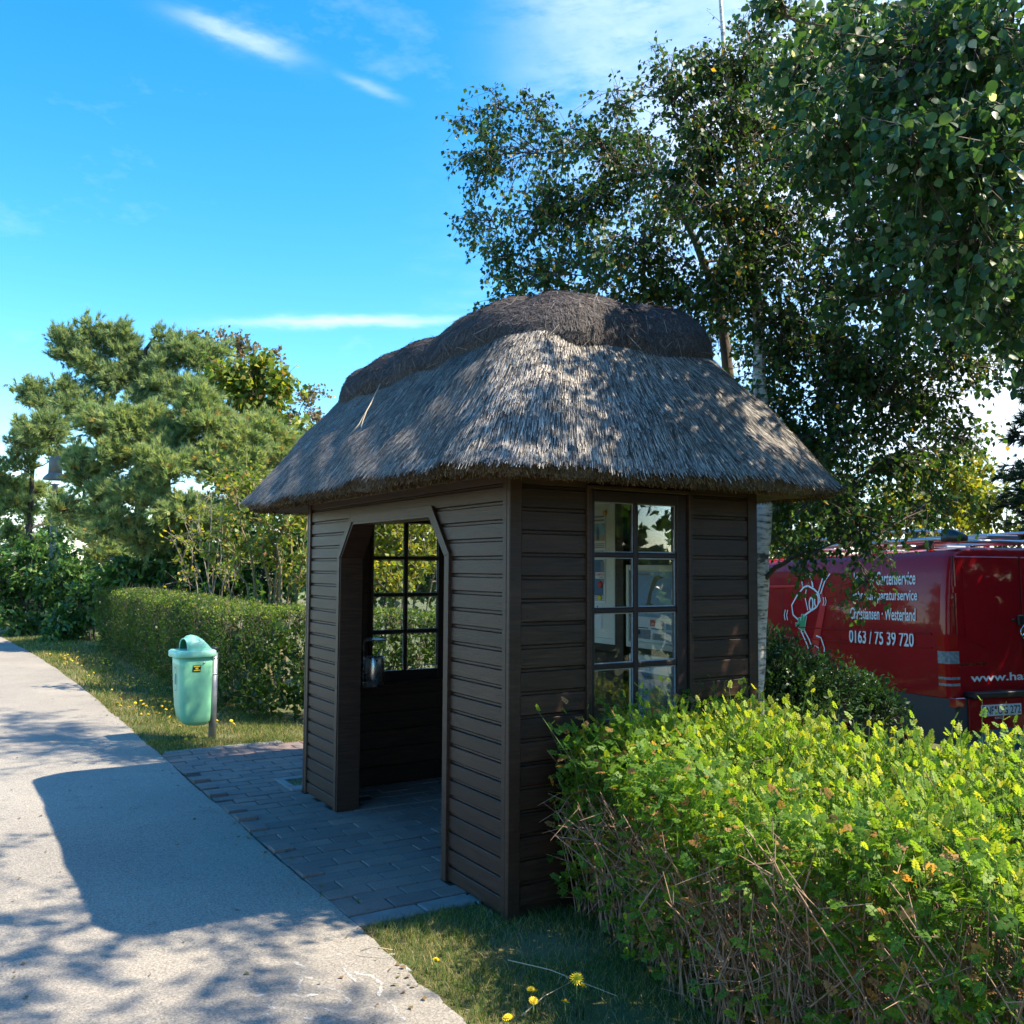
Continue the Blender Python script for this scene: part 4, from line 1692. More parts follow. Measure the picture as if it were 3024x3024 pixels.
# sliding door joint, rail and rear corner joint
for y0, y1, z0, z1 in ((1.60, 1.608, -.85, .74), (2.70, 2.708, -.85, .74)):
    b = MB()
    zz = np.linspace(z0, z1, 9)
    xs_ = np.interp(zz, [-1, -.45, -.05, .35, .62, .78], [-.006, -.008, 0, .022, .05, .085]) - .003
    for k in range(8):
        b.add([(xs_[k], y0, zz[k]), (xs_[k], y1, zz[k]), (xs_[k + 1], y1, zz[k + 1]), (xs_[k + 1], y0, zz[k + 1])], [(0, 3, 2, 1)])
    b.build('door_joint', M['red_gap'], van)
b = MB()
b.bev(.022, .05, 2.3, 3.0, .50, .53, .004)
b.build('door_rail', M['bright_red'], van)
# cab side window and door of the cab
b = MB()
b.add([(.022, 2.95, .10), (.030, 3.9, .10), (.085, 3.75, .58), (.055, 2.95, .60)], [(0, 3, 2, 1)])
b.build('cab_window', M['dark_glass'], van)
b = MB()
b.add([(.17, 4.05, .78), (VW - .17, 4.05, .78), (VW - .13, 4.66, .18), (.13, 4.66, .18)], [(0, 1, 2, 3)])
for i in range(4):
    pass
b.build('windscreen', M['dark_glass'], van)
# rear: two doors with a gap, window pressings
for s, (x0, x1) in enumerate(((.115, .985), (.995, 1.865))):
    b = MB()
    b.bev(x0, x1, -.012, .03, -.60, .80, .012)
    d = b.build('rear_door', M['red_paint'], van)
    bb = MB()
    pr = [(x0 + .10, -.02), (x0 + .10, .70), (x1 - .10, .70), (x1 - .10, -.10), (x0 + .34, -.12)]
    bb.prism([(p_[0], p_[1]) for p_ in pr][::-1], 1, -.020, -.010)
    o = bb.build('window_pressing', M['red_paint'], d)
    for z in (.46, -.34):
        bb = MB()
        xa = x0 - .035 if s == 0 else x1 - .02
        bb.bev(xa, xa + .055, -.022, .0, z - .035, z + .035, .005)
        bb.build('hinge', M['red_paint'], d)
b = MB()
b.box(.984, .996, -.006, .028, -.60, .80)
b.box(.108, .116, -.004, .03, -.60, .80)
b.build('rear_door_gap', M['red_gap'], van)
# lamps: stacked red and clear fields that wrap round the corner
for s in (0, 1):
    lm = empty('tail_lamp')
    lm.parent = van
    for (z0, z1, mt_) in ((-.150, .015, 'lens_red'), (-.275, -.152, 'lens_clear'), (-.405, -.277, 'lens_red'), (-.432, -.407, 'lens_clear'), (-.468, -.434, 'lens_red'), (-.495, -.470, 'lens_clear'), (-.60, -.497, 'lens_red')):
        b = MB()
        if s == 0:
            ring_ = [(-.020, .115), (-.020, .02), (.0, -.022), (.112, -.030), (.112, .06), (.03, .115)]
        else:
            ring_ = [(VW - x, y) for x, y in [(-.020, .115), (-.020, .02), (.0, -.022), (.112, -.030), (.112, .06), (.03, .115)]][::-1]
        b.prism(ring_, 2, z0, z1)
        b.build('lamp_lens', M[mt_], lm)
# bumper, number plate, grip strip
b = MB()
b.loft([[(x, y, z) for x, y in ((-.03, .75), (-.035, .05), (.0, -.06), (.15, -.10), (VW - .15, -.10), (VW, -.06), (VW + .035, .05), (VW + .03, .75))] for z in (-1.08, -1.03, -.68, -.62)], smooth=False)
b.build('bumper', M['bumper'], van)
b = MB()
b.bev(.12, 1.86, -.115, -.10, -.93, -.615, .01)
b.build('rear_panel', M['red_paint'], van)
b = MB()
b.bev(.16, 1.82, -.15, -.012, -.612, -.555, .008)
b.build('grip_strip', M['black_plastic'], van)
b = MB()
b.bev(-.015, .11, -.09, .05, -.70, -.604, .006)
b.build('reflector', M['lens_red'], van)
b = MB()
b.bev(.05, 1.93, -.16, -.02, -1.10, -1.045, .008)
b.build('step', M['galv'], van)
np_ = MB()
np_.bev(.265, .785, -.130, -.118, -.790, -.680, .003)
npl = np_.build('number_plate', M['plate_white'], van)
b = MB()
b.box(.270, .308, -.1325, -.1305, -.785, -.685)
b.build('plate_band', M['plate_blue'], npl)


def van_txt(body, origin, w, h, mat, parent, xdir, bold=.012, spacing=1.0, name='lettering'):
    return place_txt(name, txt_mesh(body, w, h, bold, spacing=spacing), mat, parent, origin, xdir, (0, 0, 1))


van_txt('NF', (.325, -.1322, -.775), .095, .080, M['black'], npl, (1, 0, 0))
van_txt('UG 272', (.475, -.1322, -.775), .295, .080, M['black'], npl, (1, 0, 0))
van_txt('D', (.281, -.1335, -.778), .014, .020, M['plate_white'], npl, (1, 0, 0))
for z, mt_ in ((-.708, 'bright_red'), (-.757, 'yellow')):
    b = MB()
    b.tube([(.447, -.130, z), (.447, -.1335, z)], .017, 14)
    b.build('plate_seal', M[mt_], npl)
van_txt('KIAGS', (.44, -.1195, -.822), .10, .022, M['white_vinyl'], van, (1, 0, 0))
van_txt('SPRINTER', (.125, -.014, -.300), .36, .028, M['chrome'], van, (1, 0, 0), name='badge')
van_txt('www.haus-garten', (.262, -.0145, -.487), 1.48, .105, M['white_vinyl'], van, (1, 0, 0), .02)
# handle and star on the left rear door
b = MB()
b.bev(.90, .98, -.045, -.012, .09, .20, .012)
b.bev(.83, .90, -.032, -.014, .135, .16, .006)
b.build('door_handle', M['black_plastic'], van)
b = MB()
b.tube([(1.02 + .075 * math.cos(a), -.022, .02 + .075 * math.sin(a)) for a in np.linspace(0, 2 * math.pi, 29)], .008, 6)
for k in range(3):
    a = math.radians(90 + 120 * k)
    dxa, dza = math.cos(a), math.sin(a)
    b.add([(1.02 + .072 * dxa, -.022, .02 + .072 * dza), (1.02 - .016 * dza, -.022, .02 + .016 * dxa), (1.02 + .016 * dza, -.022, .02 - .016 * dxa), (1.02, -.032, .02)], [(0, 1, 3), (0, 3, 2)])
b.build('star_emblem', M['chrome'], van)
# lettering on the left side: reads from the nose towards the rear, i.e. along -y


def side_txt(body, y0, y1, z0, z1, mat='white_vinyl', bold=.015):
    me = txt_mesh(body, abs(y0 - y1), abs(z1 - z0), bold)
    zm = (z0 + z1) / 2
    x = float(np.interp(zm, [-.45, -.05, .35, .62, .78], [-.008, 0, .022, .05, .085])) - .014
    sl_ = float(np.interp(zm, [-.45, -.05, .35, .62], [0, .03, .08, .10]))
    return place_txt('lettering', me, M[mat], van, (x, y0, z0), (0, -1, 0), (sl_, 0, 1))


side_txt('Haus- & Gartenservice', 1.385, .433, .515, .665)
side_txt('Fahrradreparaturservice', 1.389, .398, .315, .465)
side_txt('Christiansen \u00b7 Westerland', 1.419, .418, .135, .270)
side_txt('0163 / 75 39 720', 1.433, .438, -.135, .022, bold=.02)


def vxo(z_):
    return float(np.interp(z_, [-1, -.45, -.05, .35, .62, .78], [-.006, -.008, 0, .022, .05, .085])) - .012


def ribbon(pts, w_, mat, name='emblem_stroke'):
    b = MB()
    P_ = [np.array(p_, float) for p_ in pts]
    l_, r_ = [], []
    for k, p_ in enumerate(P_):
        d = P_[min(k + 1, len(P_) - 1)] - P_[max(k - 1, 0)]
        d = d / (np.linalg.norm(d) + 1e-6)
        s = np.array([-d[1], d[0]]) * w_ / 2
        l_.append(p_ + s)
        r_.append(p_ - s)
    n_ = len(P_)
    vs = [(vxo(p_[1]), p_[0], p_[1]) for p_ in l_ + r_]
    b.add(vs, [(k, k + 1, k + 1 + n_, k + n_) for k in range(n_ - 1)])
    return b.build(name, M[mat], van)


def fillp(pts, mat, dx=0.0, name='emblem_field'):
    b = MB()
    b.add([(vxo(p_[1]) + dx, p_[0], p_[1]) for p_ in pts], [tuple(range(len(pts)))])
    return b.build(name, M[mat], van)


# side graphic: raised arm with a green glove, a tilted car outline, red band (figures left out)
fillp([(1.93, .52), (1.98, .20), (2.12, -.20), (2.16, -.40), (2.02, -.40), (1.95, -.10), (1.86, .25)], 'bright_red', .003)
car_ = [(2.47, .16), (2.50, .28), (2.40, .40), (2.28, .50), (2.20, .52), (2.08, .48), (1.98, .42), (1.95, .34), (2.02, .26), (2.16, .20), (2.28, .14), (2.36, .10), (2.47, .16)]
ribbon(car_, .022, 'white_vinyl')
ribbon([(2.30, .50), (2.32, .60), (2.24, .66), (2.14, .62), (2.10, .50)], .026, 'white_vinyl')
ribbon([(2.22, .50), (2.24, .38), (2.18, .22)], .016, 'white_vinyl')
for (cy_, cz_) in ((2.12, .30), (2.02, .34)):
    ribbon([(cy_ + .035 * math.cos(a), cz_ + .075 * math.sin(a)) for a in np.linspace(0, 2 * math.pi, 17)], .022, 'white_vinyl')
ribbon([(1.99, .44), (1.93, .60), (1.86, .70)], .02, 'white_vinyl')
ribbon([(1.95, .42), (1.88, .58), (1.80, .66)], .02, 'white_vinyl')
for k in range(2):
    ribbon([(2.58 + .05 * k, .22), (2.60 + .05 * k, .15), (2.58 + .05 * k, .09)], .014, 'white_vinyl')
    ribbon([(1.90 - .04 * k, .38), (1.88 - .04 * k, .33), (1.90 - .04 * k, .28)], .012, 'white_vinyl')
hand = [(2.30, -.02), (2.40, .02), (2.42, .06), (2.36, .06), (2.37, .12), (2.33, .13), (2.31, .08), (2.30, .17), (2.265, .17), (2.26, .09), (2.235, .16), (2.20, .15), (2.225, .05), (2.24, -.02)]
fillp(hand, 'green_vinyl', -.001)
ribbon(hand + hand[:1], .014, 'white_vinyl')
ribbon([(2.31, -.03), (2.20, -.18), (2.08, -.42), (2.02, -.58)], .020, 'white_vinyl')
ribbon([(2.24, -.03), (2.16, -.12), (2.10, -.22)], .018, 'white_vinyl')
ribbon([(2.02, -.08), (1.93, -.10), (1.87, -.22), (1.88, -.38), (1.95, -.56)], .020, 'white_vinyl')
ribbon([(2.05, -.20), (1.98, -.22), (1.97, -.30), (2.02, -.32)], .014, 'white_vinyl')
# wheels and arches
for (xw, yw_) in ((.16, 1.05), (VW - .16, 1.05), (.16, 4.55), (VW - .16, 4.55)):
    wh = empty('wheel')
    wh.parent = van
    sg = -1 if xw < 1 else 1
    c_x = lambda r, dx: [(xw + sg * dx, yw_ + r * math.cos(a), GZ + .34 + r * math.sin(a)) for a in np.linspace(0, 2 * math.pi, 33)[:-1]]
    b = MB()
    b.loft([c_x(.22, -.10), c_x(.32, -.10), c_x(.345, -.06), c_x(.345, .06), c_x(.32, .10), c_x(.22, .10)], cap0=False, cap1=False)
    b.build('tyre', M['tyre'], wh)
    b = MB()
    b.loft([c_x(.22, .09), c_x(.20, .06), c_x(.08, .05), c_x(.07, .09), c_x(.03, .10)])
    b.build('rim', M['galv'], wh)
for yw_ in (1.05, 4.55):
    for xa in (-.02, VW + .02):
        b = MB()
        pts = [(xa, yw_ + .46 * math.cos(a), GZ + .42 + .47 * math.sin(a)) for a in np.linspace(.05, math.pi - .05, 15)]
        b.tube(pts, .028, 8)
        b.build('wheel_arch', M['red_paint'], van)
        b = MB()
        sgx = 1 if xa < 1 else -1
        b.add([(xa + sgx * .004, yw_ + .45 * math.cos(a), GZ + .42 + .46 * math.sin(a)) for a in np.linspace(0, math.pi, 15)], [tuple(range(15)) if sgx < 0 else tuple(range(14, -1, -1))])
        b.build('wheel_well', M['black_plastic'], van)
b = MB()
for xa, xb in ((-.02, .02), (VW - .02, VW + .02)):
    b.bev(xa, xb, 1.55, 4.0, -1.06, -.86, .01)
b.build('side_skirt', M['bumper'], van)
# roof rack: two curved side rails with feet, cross bars
rack = empty('roof_rack')
rack.parent = van
for xa in (.26, VW - .26):
    b = MB()
    b.tube([(xa, .10, .985), (xa, .35, .995), (xa, 1.4, 1.0), (xa, 2.6, 1.0)], .028, 8)
    b.build('rail', M['alu'], rack)
    b = MB()
    b.tube([(xa, .12, 1.0), (xa, .30, 1.07), (xa, .55, 1.095), (xa, 1.0, 1.10), (xa, 1.8, 1.10), (xa, 2.5, 1.08)], .022, 8)
    b.build('upper_rail', M['alu'], rack)
    for yy in (.45, 1.3, 2.3):
        b = MB()
        b.bev(xa - .03, xa + .03, yy - .04, yy + .04, .885, .985, .01)
        b.build('foot', M['black_plastic'], rack)
        b = MB()
        b.bev(xa - .015, xa + .015, yy + .16, yy + .22, .99, 1.09, .006)
        b.build('strut', M['black_plastic'], rack)
    b = MB()
    b.loft([[(xa + dx, y, z) for dx, z in ((-.045, .955), (.045, .955), (.05, 1.0), (.035, 1.0 + h), (-.035, 1.0 + h), (-.05, 1.0))] for y, h in ((-.02, .01), (.04, .05), (.14, .085), (.24, .09))])
    b.build('end_cap', M['black_plastic'], rack)
for yy in (.16, 1.3, 2.3):
    b = MB()
    b.tube([(.28, yy, .965), (VW - .28, yy, .965)], .022, 8)
    b.build('cross_bar', M['alu'], rack)
b = MB()
b.bev(.9, 1.35, .3, 2.4, 1.0, 1.05, .01)
b.build('ladder_rail', M['alu'], rack)

# teal garden sack standing behind the van
M['teal'] = simple('teal_tarpaulin', (.008, .060, .058), .5, var=.3, vscale=7, bmp=.3)
sack = at(1925, 1395, 8.1)
sk = empty('garden_sack', (float(sack[0]), float(sack[1]), float(gz(sack[0], sack[1]))))
tag(sk, 'dark teal tarpaulin garden sack with black strap behind the van', 'sack')
b = MB()
rings = []
for k, (z, r) in enumerate(((0, .30), (.12, .35), (.35, .36), (.6, .35), (.72, .33), (.78, .30))):
    rings.append([((r + .02 * math.sin(a * 3 + k)) * math.cos(a), (r + .02 * math.cos(a * 4 + k)) * math.sin(a), z + .02 * math.sin(a * 2)) for a in np.linspace(0, 2 * math.pi, 25)[:-1]])
b.loft(rings)
b.build('sack_body', M['teal'], sk)
b = MB()
b.tube([(-.30, -.18, .80), (-.33, -.20, .6), (-.35, -.16, .3), (-.36, -.12, .1)], .025, 5)
b.build('strap', M['black_plastic'], sk)

# ------------------------------------------------------------------ vegetation
def bez(a, b, c, n):
    t_ = np.linspace(0, 1, n)[:, None]
    return (1 - t_) ** 2 * a + 2 * (1 - t_) * t_ * b + t_ ** 2 * c


def tree(name, label, base, trunk, blobs, leaf, mats, group=None, twig_r=.004, cat='tree', bark_sides=9, limb_r=.5, droop=.25, parts=('trunk', 'branches', 'crown'), sub_r=.010):
    """trunk: list of (point, radius); blobs: (centre, radii, n_sub, trunk_fraction); leaf: dict(tpl,size,per,twigs,hang,tint)"""
    base = np.array(base, float)
    root = empty(name, base)
    tag(root, label, cat, group)
    tp = np.array([p for p, r in trunk], float)
    tr_ = np.array([r for p, r in trunk], float)
    b = MB()
    fine_t, fine_r = [], []
    for k in range(len(tp) - 1):
        for q_ in range(4):
            f = q_ / 4
            fine_t.append(tp[k] * (1 - f) + tp[k + 1] * f + (rng.normal(size=3) * tr_[k] * .10 if q_ else 0))
            fine_r.append(tr_[k] * (1 - f) + tr_[k + 1] * f)
    fine_t.append(tp[-1])
    fine_r.append(tr_[-1])
    ft = np.array(fine_t)
    b.tube(list(ft - base), fine_r, bark_sides)
    b.build(parts[0], mats[0], root)
    lim = MB()
    S0, S1, SR0, SR1 = [], [], [], []
    LP, LA = [], []
    nf = len(ft)
    nodes = [(ft[k], fine_r[k]) for k in range(int(nf * .18), nf)]
    axis = ft[nf // 2]
    for (c, rad, nsub, fr) in sorted(blobs, key=lambda q: np.min(np.linalg.norm(ft - np.array(q[0], float), axis=1))):
        c, rad = np.array(c, float), np.array(rad, float)
        NP = np.array([p for p, r in nodes])
        # grow from the nearest wood that lies lower and further in than the clump
        dist = np.linalg.norm(NP - c, axis=1) + 1.2 * np.maximum(NP[:, 2] - c[2] + .25 * np.linalg.norm(NP[:, :2] - c[:2], axis=1), 0)
        i = int(np.argmin(dist))
        a, ra = nodes[i]
        ln_ = np.linalg.norm(c - a)
        mid_ = a * .5 + c * .5 + np.array([0, 0, .08 * ln_]) + rng.normal(size=3) * .10 * ln_
        lb = bez(a, mid_, c, 8)
        lb[1:-1] += rng.normal(size=(6, 3)) * .010 * ln_
        r0 = min(ra * .75, max(ra * limb_r, .010 + .010 * ln_))
        rr0 = np.linspace(r0, max(r0 * .45, .007), 8)
        lim.tube(list(lb - base), list(rr0), 6)
        nodes += [(lb[k], rr0[k]) for k in range(3, 8)]
        for _ in range(nsub):
            st = lb[rng.integers(3, 8)]
            d = rng.normal(size=3)
            d /= np.linalg.norm(d)
            e = c + d * rad * (rng.random() ** .42)
            m_ = st * .5 + e * .5 + rng.normal(size=3) * .12 * rad.mean() + np.array([0, 0, .12 * rad[2]])
            e = e - np.array([0, 0, droop * rad[2] * rng.random()])
            sb = bez(st, m_, e, 6)
            rr_ = np.linspace(sub_r, twig_r, 6)
            S0.append(sb[:-1]); S1.append(sb[1:]); SR0.append(rr_[:-1]); SR1.append(rr_[1:])
            ntw = leaf['twigs']
            tt = rng.uniform(.25, 1.0, ntw)
            pos = np.stack([np.interp(tt * 5, np.arange(6), sb[:, k]) for k in range(3)], 1)
            dr = norm((e - st)[None] * .5 / (np.linalg.norm(e - st) + 1e-6) + rng.normal(size=(ntw, 3)) * .8 + np.array([0, 0, leaf.get('twig_up', 0.)]))
            ln = rng.uniform(.6, 1.3, ntw) * leaf['twig_len']
            te = pos + dr * ln[:, None]
            te[:, 2] -= leaf.get('twig_drop', 0.) * ln
            S0.append(pos); S1.append(te); SR0.append(np.full(ntw, twig_r)); SR1.append(np.full(ntw, twig_r * .5))
            per = leaf['per']
            f = rng.random((ntw, per)) ** .7
            lp_ = pos[:, None] + (te - pos)[:, None] * f[..., None] + rng.normal(size=(ntw, per, 3)) * leaf.get('scatter', .02)
            LP.append(lp_.reshape(-1, 3))
            LA.append(np.repeat(dr, per, 0))
    lim_o = lim
    sv, sf = sticks(np.concatenate(S0) - base, np.concatenate(S1) - base, np.concatenate(SR0), np.concatenate(SR1), 3)
    lv = np.array(lim.v)
    lf = []
    for f_ in lim.f:
        for k in range(1, len(f_) - 1):
            lf.append((f_[0], f_[k], f_[k + 1]))
    Vb, Fb = merge([(lv, np.array(lf)), (sv, sf)])
    np_mesh(parts[1], Vb, Fb, mats[1], root, smooth=True)
    LP, LA = np.concatenate(LP), np.concatenate(LA)
    n_ = len(LP)
    if leaf.get('needle'):
        A = norm(LA + rng.normal(size=(n_, 3)) * .45 + np.array([0, 0, .45]))
        N_ = rand_dirs(n_)
    else:
        hang = leaf.get('hang', .6)
        A = norm(LA * .35 + rng.normal(size=(n_, 3)) * .55 - np.array([0, 0, hang]))
        N_ = rand_dirs(n_) + np.array([0, 0, leaf.get('flat', .4)])
    sz = rng.uniform(leaf['size'][0], leaf['size'][1], n_)
    tint_ = np.clip(rng.random(n_) * leaf.get('tint', (0, 1))[1] + leaf.get('tint', (0, 1))[0], 0, 1)
    V_, F_, T_ = leaf_cloud(LP - base, A, N_, sz, leaf['tpl'], tint_)
    np_mesh(parts[2], V_, F_, mats[2], root, tint=T_)
    return root


def U(u, v, d):
    return at(u, v, d)


# --- birch behind the shelter
bb0 = at(1422, 1290, 7.0)
gzb = float(gz(bb0[0], bb0[1]))
b0 = np.array([bb0[0] - .02, bb0[1], gzb - .1])
BT = [(b0, .10), (U(1421, 1300, 7.0), .078), (U(1433, 1100, 7.0), .074), (U(1441, 930, 7.0), .070), (U(1436, 760, 7.0), .054), (U(1428, 560, 7.05), .040), (U(1408, 400, 7.1), .031),
      (U(1385, 250, 7.1), .022), (U(1365, 90, 7.1), .016), (U(1355, -60, 7.2), .013), ((3.3, 1.7, 7.6), .014), ((3.5, 1.9, 8.6), .006)]
birch_leaf = dict(tpl=KITE, size=(.032, .054), per=5, twigs=7, twig_len=.20, hang=.9, twig_drop=.30, scatter=.018, flat=.2)
BB = []
for (u, v, d, ru, rv, n_, fr) in [
        (950, 290, 8.3, 75, 95, 16, .55), (1010, 400, 7.8, 110, 90, 22, .50), (930, 200, 8.4, 45, 45, 6, .58), (1090, 500, 7.7, 130, 75, 26, .45), (960, 570, 8.0, 60, 30, 6, .42),
        (1060, 290, 8.2, 90, 80, 14, .6), (1000, 190, 8.4, 60, 40, 6, .62), (1180, 330, 7.8, 100, 100, 24, .6), (1210, 460, 6.9, 110, 90, 30, .5), (1150, 590, 7.2, 120, 60, 20, .4),
        (1290, 250, 7.1, 90, 120, 24, .68), (1250, 150, 7.1, 70, 60, 12, .75), (1330, 120, 7.1, 80, 60, 16, .82), (1350, 400, 6.9, 120, 120, 34, .6), (1340, 560, 7.2, 120, 80, 28, .45),
        (1430, 250, 7.2, 100, 120, 28, .72), (1470, 420, 7.0, 110, 120, 34, .55), (1480, 600, 7.0, 120, 110, 36, .45), (1560, 520, 7.2, 110, 110, 30, .5), (1590, 700, 6.9, 110, 90, 32, .38),
        (1480, 780, 7.2, 90, 80, 24, .35), (1620, 820, 6.7, 100, 80, 28, .34), (1500, 930, 7.4, 70, 60, 18, .3), (1600, 950, 6.5, 90, 60, 18, .33), (1700, 720, 6.8, 100, 90, 28, .42),
        (1720, 860, 6.6, 80, 60, 18, .38), (1690, 580, 7.0, 100, 100, 26, .5), (1790, 640, 7.0, 80, 80, 18, .5), (1840, 690, 6.9, 45, 70, 9, .5), (1655, 1010, 6.3, 45, 50, 8, .33),
        (1530, 1040, 6.6, 40, 34, 5, .3), (1640, 1100, 6.2, 22, 45, 4, .32), (1470, 1010, 7.5, 40, 60, 8, .3), (1760, 940, 6.5, 60, 30, 7, .36), (1560, 340, 7.4, 100, 110, 26, .62), (1660, 420, 7.4, 90, 100, 24, .58),
        (905, 310, 8.3, 45, 60, 9, .58), (915, 400, 8.2, 50, 50, 9, .52), (945, 470, 8.0, 60, 50, 11, .48), (1010, 520, 7.9, 80, 50, 14, .45), (920, 585, 8.0, 40, 16, 4, .42), (900, 240, 8.4, 36, 36, 5, .58), (1060, 400, 7.9, 90, 80, 18, .52), (1130, 270, 7.7, 60, 70, 12, .6), (1120, 380, 7.7, 70, 60, 12, .55), (1170, 200, 7.5, 50, 40, 7, .65),
        (1400, 130, 7.2, 80, 80, 20, .8), (1440, 60, 7.3, 70, 60, 14, .85), (1370, 220, 7.0, 70, 70, 18, .72), (1480, 160, 7.4, 80, 90, 20, .75), (1500, 300, 7.2, 90, 90, 22, .66), (1280, 340, 7.2, 90, 90, 20, .62), (1240, 560, 7.3, 100, 60, 20, .42), (1410, 500, 6.9, 80, 80, 20, .5),
        (1760, 760, 6.9, 70, 70, 14, .42), (1820, 820, 6.9, 60, 50, 10, .4), (1840, 600, 7.1, 70, 70, 14, .5), (1560, 640, 7.1, 100, 90, 24, .42), (1650, 680, 7.0, 90, 80, 20, .42), (1540, 850, 7.1, 90, 60, 18, .34), (1460, 690, 7.1, 80, 80, 18, .4)]:
    c = U(u, v, d)
    k = d / 1739.0
    BB.append((c, (ru * k * 1.2, max(ru, rv) * k * 1.0, rv * k * 1.2), int(n_ * 1.2), fr))
for (x, y, z, r, n_, fr) in [(3.1, 1.4, 7.9, .75, 26, .93), (3.7, 2.2, 8.4, .85, 30, .97), (2.9, 2.7, 7.9, .7, 24, .93), (4.3, 1.2, 8.1, .8, 24, .95), (3.4, 3.3, 8.6, .7, 20, .97), (2.5, 1.9, 8.3, .7, 16, .95), (2.0, .7, 7.6, .6, 14, .92), (1.7, -.2, 7.4, .6, 12, .92)]:
    BB.append((np.array([x, y, z]), (r, r, r * .8), n_, fr))
tree('birch_tree', 'white barked birch rising just behind the shelter', b0, BT, BB, birch_leaf, (M['birch'], M['bark'], M['l_birch']), twig_r=.0026, limb_r=.30, sub_r=.006)
# its second, thinner stem
b1 = np.array([at(1395, 1290, 8.0)[0], at(1395, 1290, 8.0)[1], -.2])
BT2 = [(b1, .07), (U(1392, 900, 8.0), .055), (U(1372, 690, 8.0), .048), (U(1355, 560, 8.0), .04), (U(1300, 430, 8.0), .028), (U(1230, 300, 8.0), .015)]
BB2 = []
for (u, v, d, ru, rv, n_, fr) in [(1260, 380, 8.2, 90, 80, 14, .8), (1340, 620, 8.3, 90, 70, 16, .55), (1400, 480, 8.3, 90, 90, 14, .6), (1200, 260, 8.1, 80, 70, 12, .95), (1420, 760, 8.4, 60, 80, 12, .4), (1480, 880, 8.6, 80, 60, 14, .35), (1560, 900, 8.4, 90, 70, 14, .35)]:
    k = d / 1739.0
    BB2.append((U(u, v, d), (ru * k, ru * k, rv * k), n_, fr))
tree('birch_tree', 'thin dark stemmed birch half hidden behind the white barked one', b1, BT2, BB2, birch_leaf, (M['bark'], M['bark'], M['l_birch']), twig_r=.0028, limb_r=.45, sub_r=.007)

# --- silver poplar whose boughs reach in from the right, close to the camera
pp = at(2350, 1300, 6.2)
p0_ = np.array([pp[0], pp[1], float(gz(pp[0], pp[1])) - .1])
PTk = [(p0_, .19), (p0_ + (0.0, 0.0, 1.6), .16), (p0_ + (-.1, .1, 3.0), .14), (p0_ + (-.25, .15, 4.4), .11), (p0_ + (-.4, .2, 5.8), .07), (p0_ + (-.4, .2, 7.2), .03)]
PB = []
for (u, v, d, ru, rv, n_, fr) in [
        (1850, 60, 4.4, 170, 150, 26, .55), (1700, 120, 4.6, 160, 140, 24, .6), (1880, 260, 4.2, 140, 150, 24, .5), (1720, 300, 4.3, 140, 140, 22, .5), (1830, 430, 4.4, 140, 120, 20, .45),
        (1600, 60, 5.0, 120, 110, 16, .65), (1790, 510, 4.5, 80, 50, 7, .42), (1900, 560, 4.8, 90, 110, 16, .42), (1580, 230, 5.4, 120, 120, 16, .6), (1460, 20, 5.2, 50, 30, 4, .65), (1890, 480, 5.4, 120, 130, 20, .45),
        (1780, 200, 5.6, 180, 180, 34, .55), (1900, 640, 5.8, 90, 80, 14, .4), (1640, 160, 5.8, 120, 120, 20, .6), (1900, 120, 5.4, 120, 120, 24, .6), (1800, 380, 5.6, 150, 120, 28, .5), (1880, 540, 5.6, 110, 90, 18, .45), (1520, 110, 5.8, 80, 90, 12, .62), (1680, 430, 5.8, 110, 100, 18, .5), (1560, 40, 6.2, 90, 70, 14, .65), (1590, 300, 6.2, 90, 90, 14, .55), (1500, 200, 6.4, 70, 80, 10, .6), (1760, 30, 5.0, 120, 80, 18, .62), (1640, 540, 6.2, 80, 70, 10, .48)]:
    k = d / 1739.0
    PB.append((U(u, v, d), (ru * k, ru * k, rv * k), n_, fr))
# the crown above the frame, which shades the shelter
for (dx, dy, dz, r, n_, fr) in [(-1.2, .2, 5.6, .9, 26, .7), (-.3, .6, 6.2, 1.0, 28, .8), (-.9, -.4, 7.0, .9, 22, .9), (.2, -.2, 7.2, .9, 20, .95), (-1.9, .6, 6.0, .8, 20, .75), (.9, .8, 5.4, 1.0, 20, .65), (-1.2, 1.5, 6.2, .9, 22, .75)]:
    PB.append((p0_ + (dx, dy, dz), (r, r, r * .8), n_, fr))
# boughs reaching over the roof and the path, above the frame
for (x, y, z, r, n_, fr) in [(1.15, -1.75, 5.4, .75, 10, .75), (1.9, -2.1, 5.9, .8, 12, .78), (2.5, -1.6, 5.1, .7, 13, .7), (3.2, -2.1, 5.2, .75, 22, .7), (3.6, -1.6, 4.4, .6, 16, .6), (.75, -2.5, 5.8, .7, 12, .78), (1.5, -3.1, 6.4, .7, 9, .8), (2.6, -2.6, 6.2, .7, 8, .8), (4.2, -2.1, 3.6, .5, 10, .5), (1.5, -1.2, 6.7, .6, 13, .82), (1.2, -.5, 6.9, .55, 12, .82), (.9, -1.9, 6.6, .5, 9, .82), (1.4, .5, 7.2, .6, 10, .85), (1.7, -2.6, 7.0, .6, 9, .85), (2.4, -3.7, 6.7, .55, 8, .82), (2.9, -4.2, 6.9, .5, 7, .82), (2.0, -3.4, 7.3, .5, 6, .86)]:
    PB.append((np.array([x, y, z]), (r, r, r * .7), n_, fr))
poplar_leaf = dict(tpl=BROAD, size=(.034, .062), per=7, twigs=6, twig_len=.22, hang=.8, twig_drop=.35, scatter=.025, flat=.2)
tree('poplar_tree', 'silver leaved poplar whose boughs hang in from the upper right', p0_, PTk, PB, poplar_leaf, (M['bark_pale'], M['bark'], M['l_poplar']), twig_r=.0032, limb_r=.4, sub_r=.009)

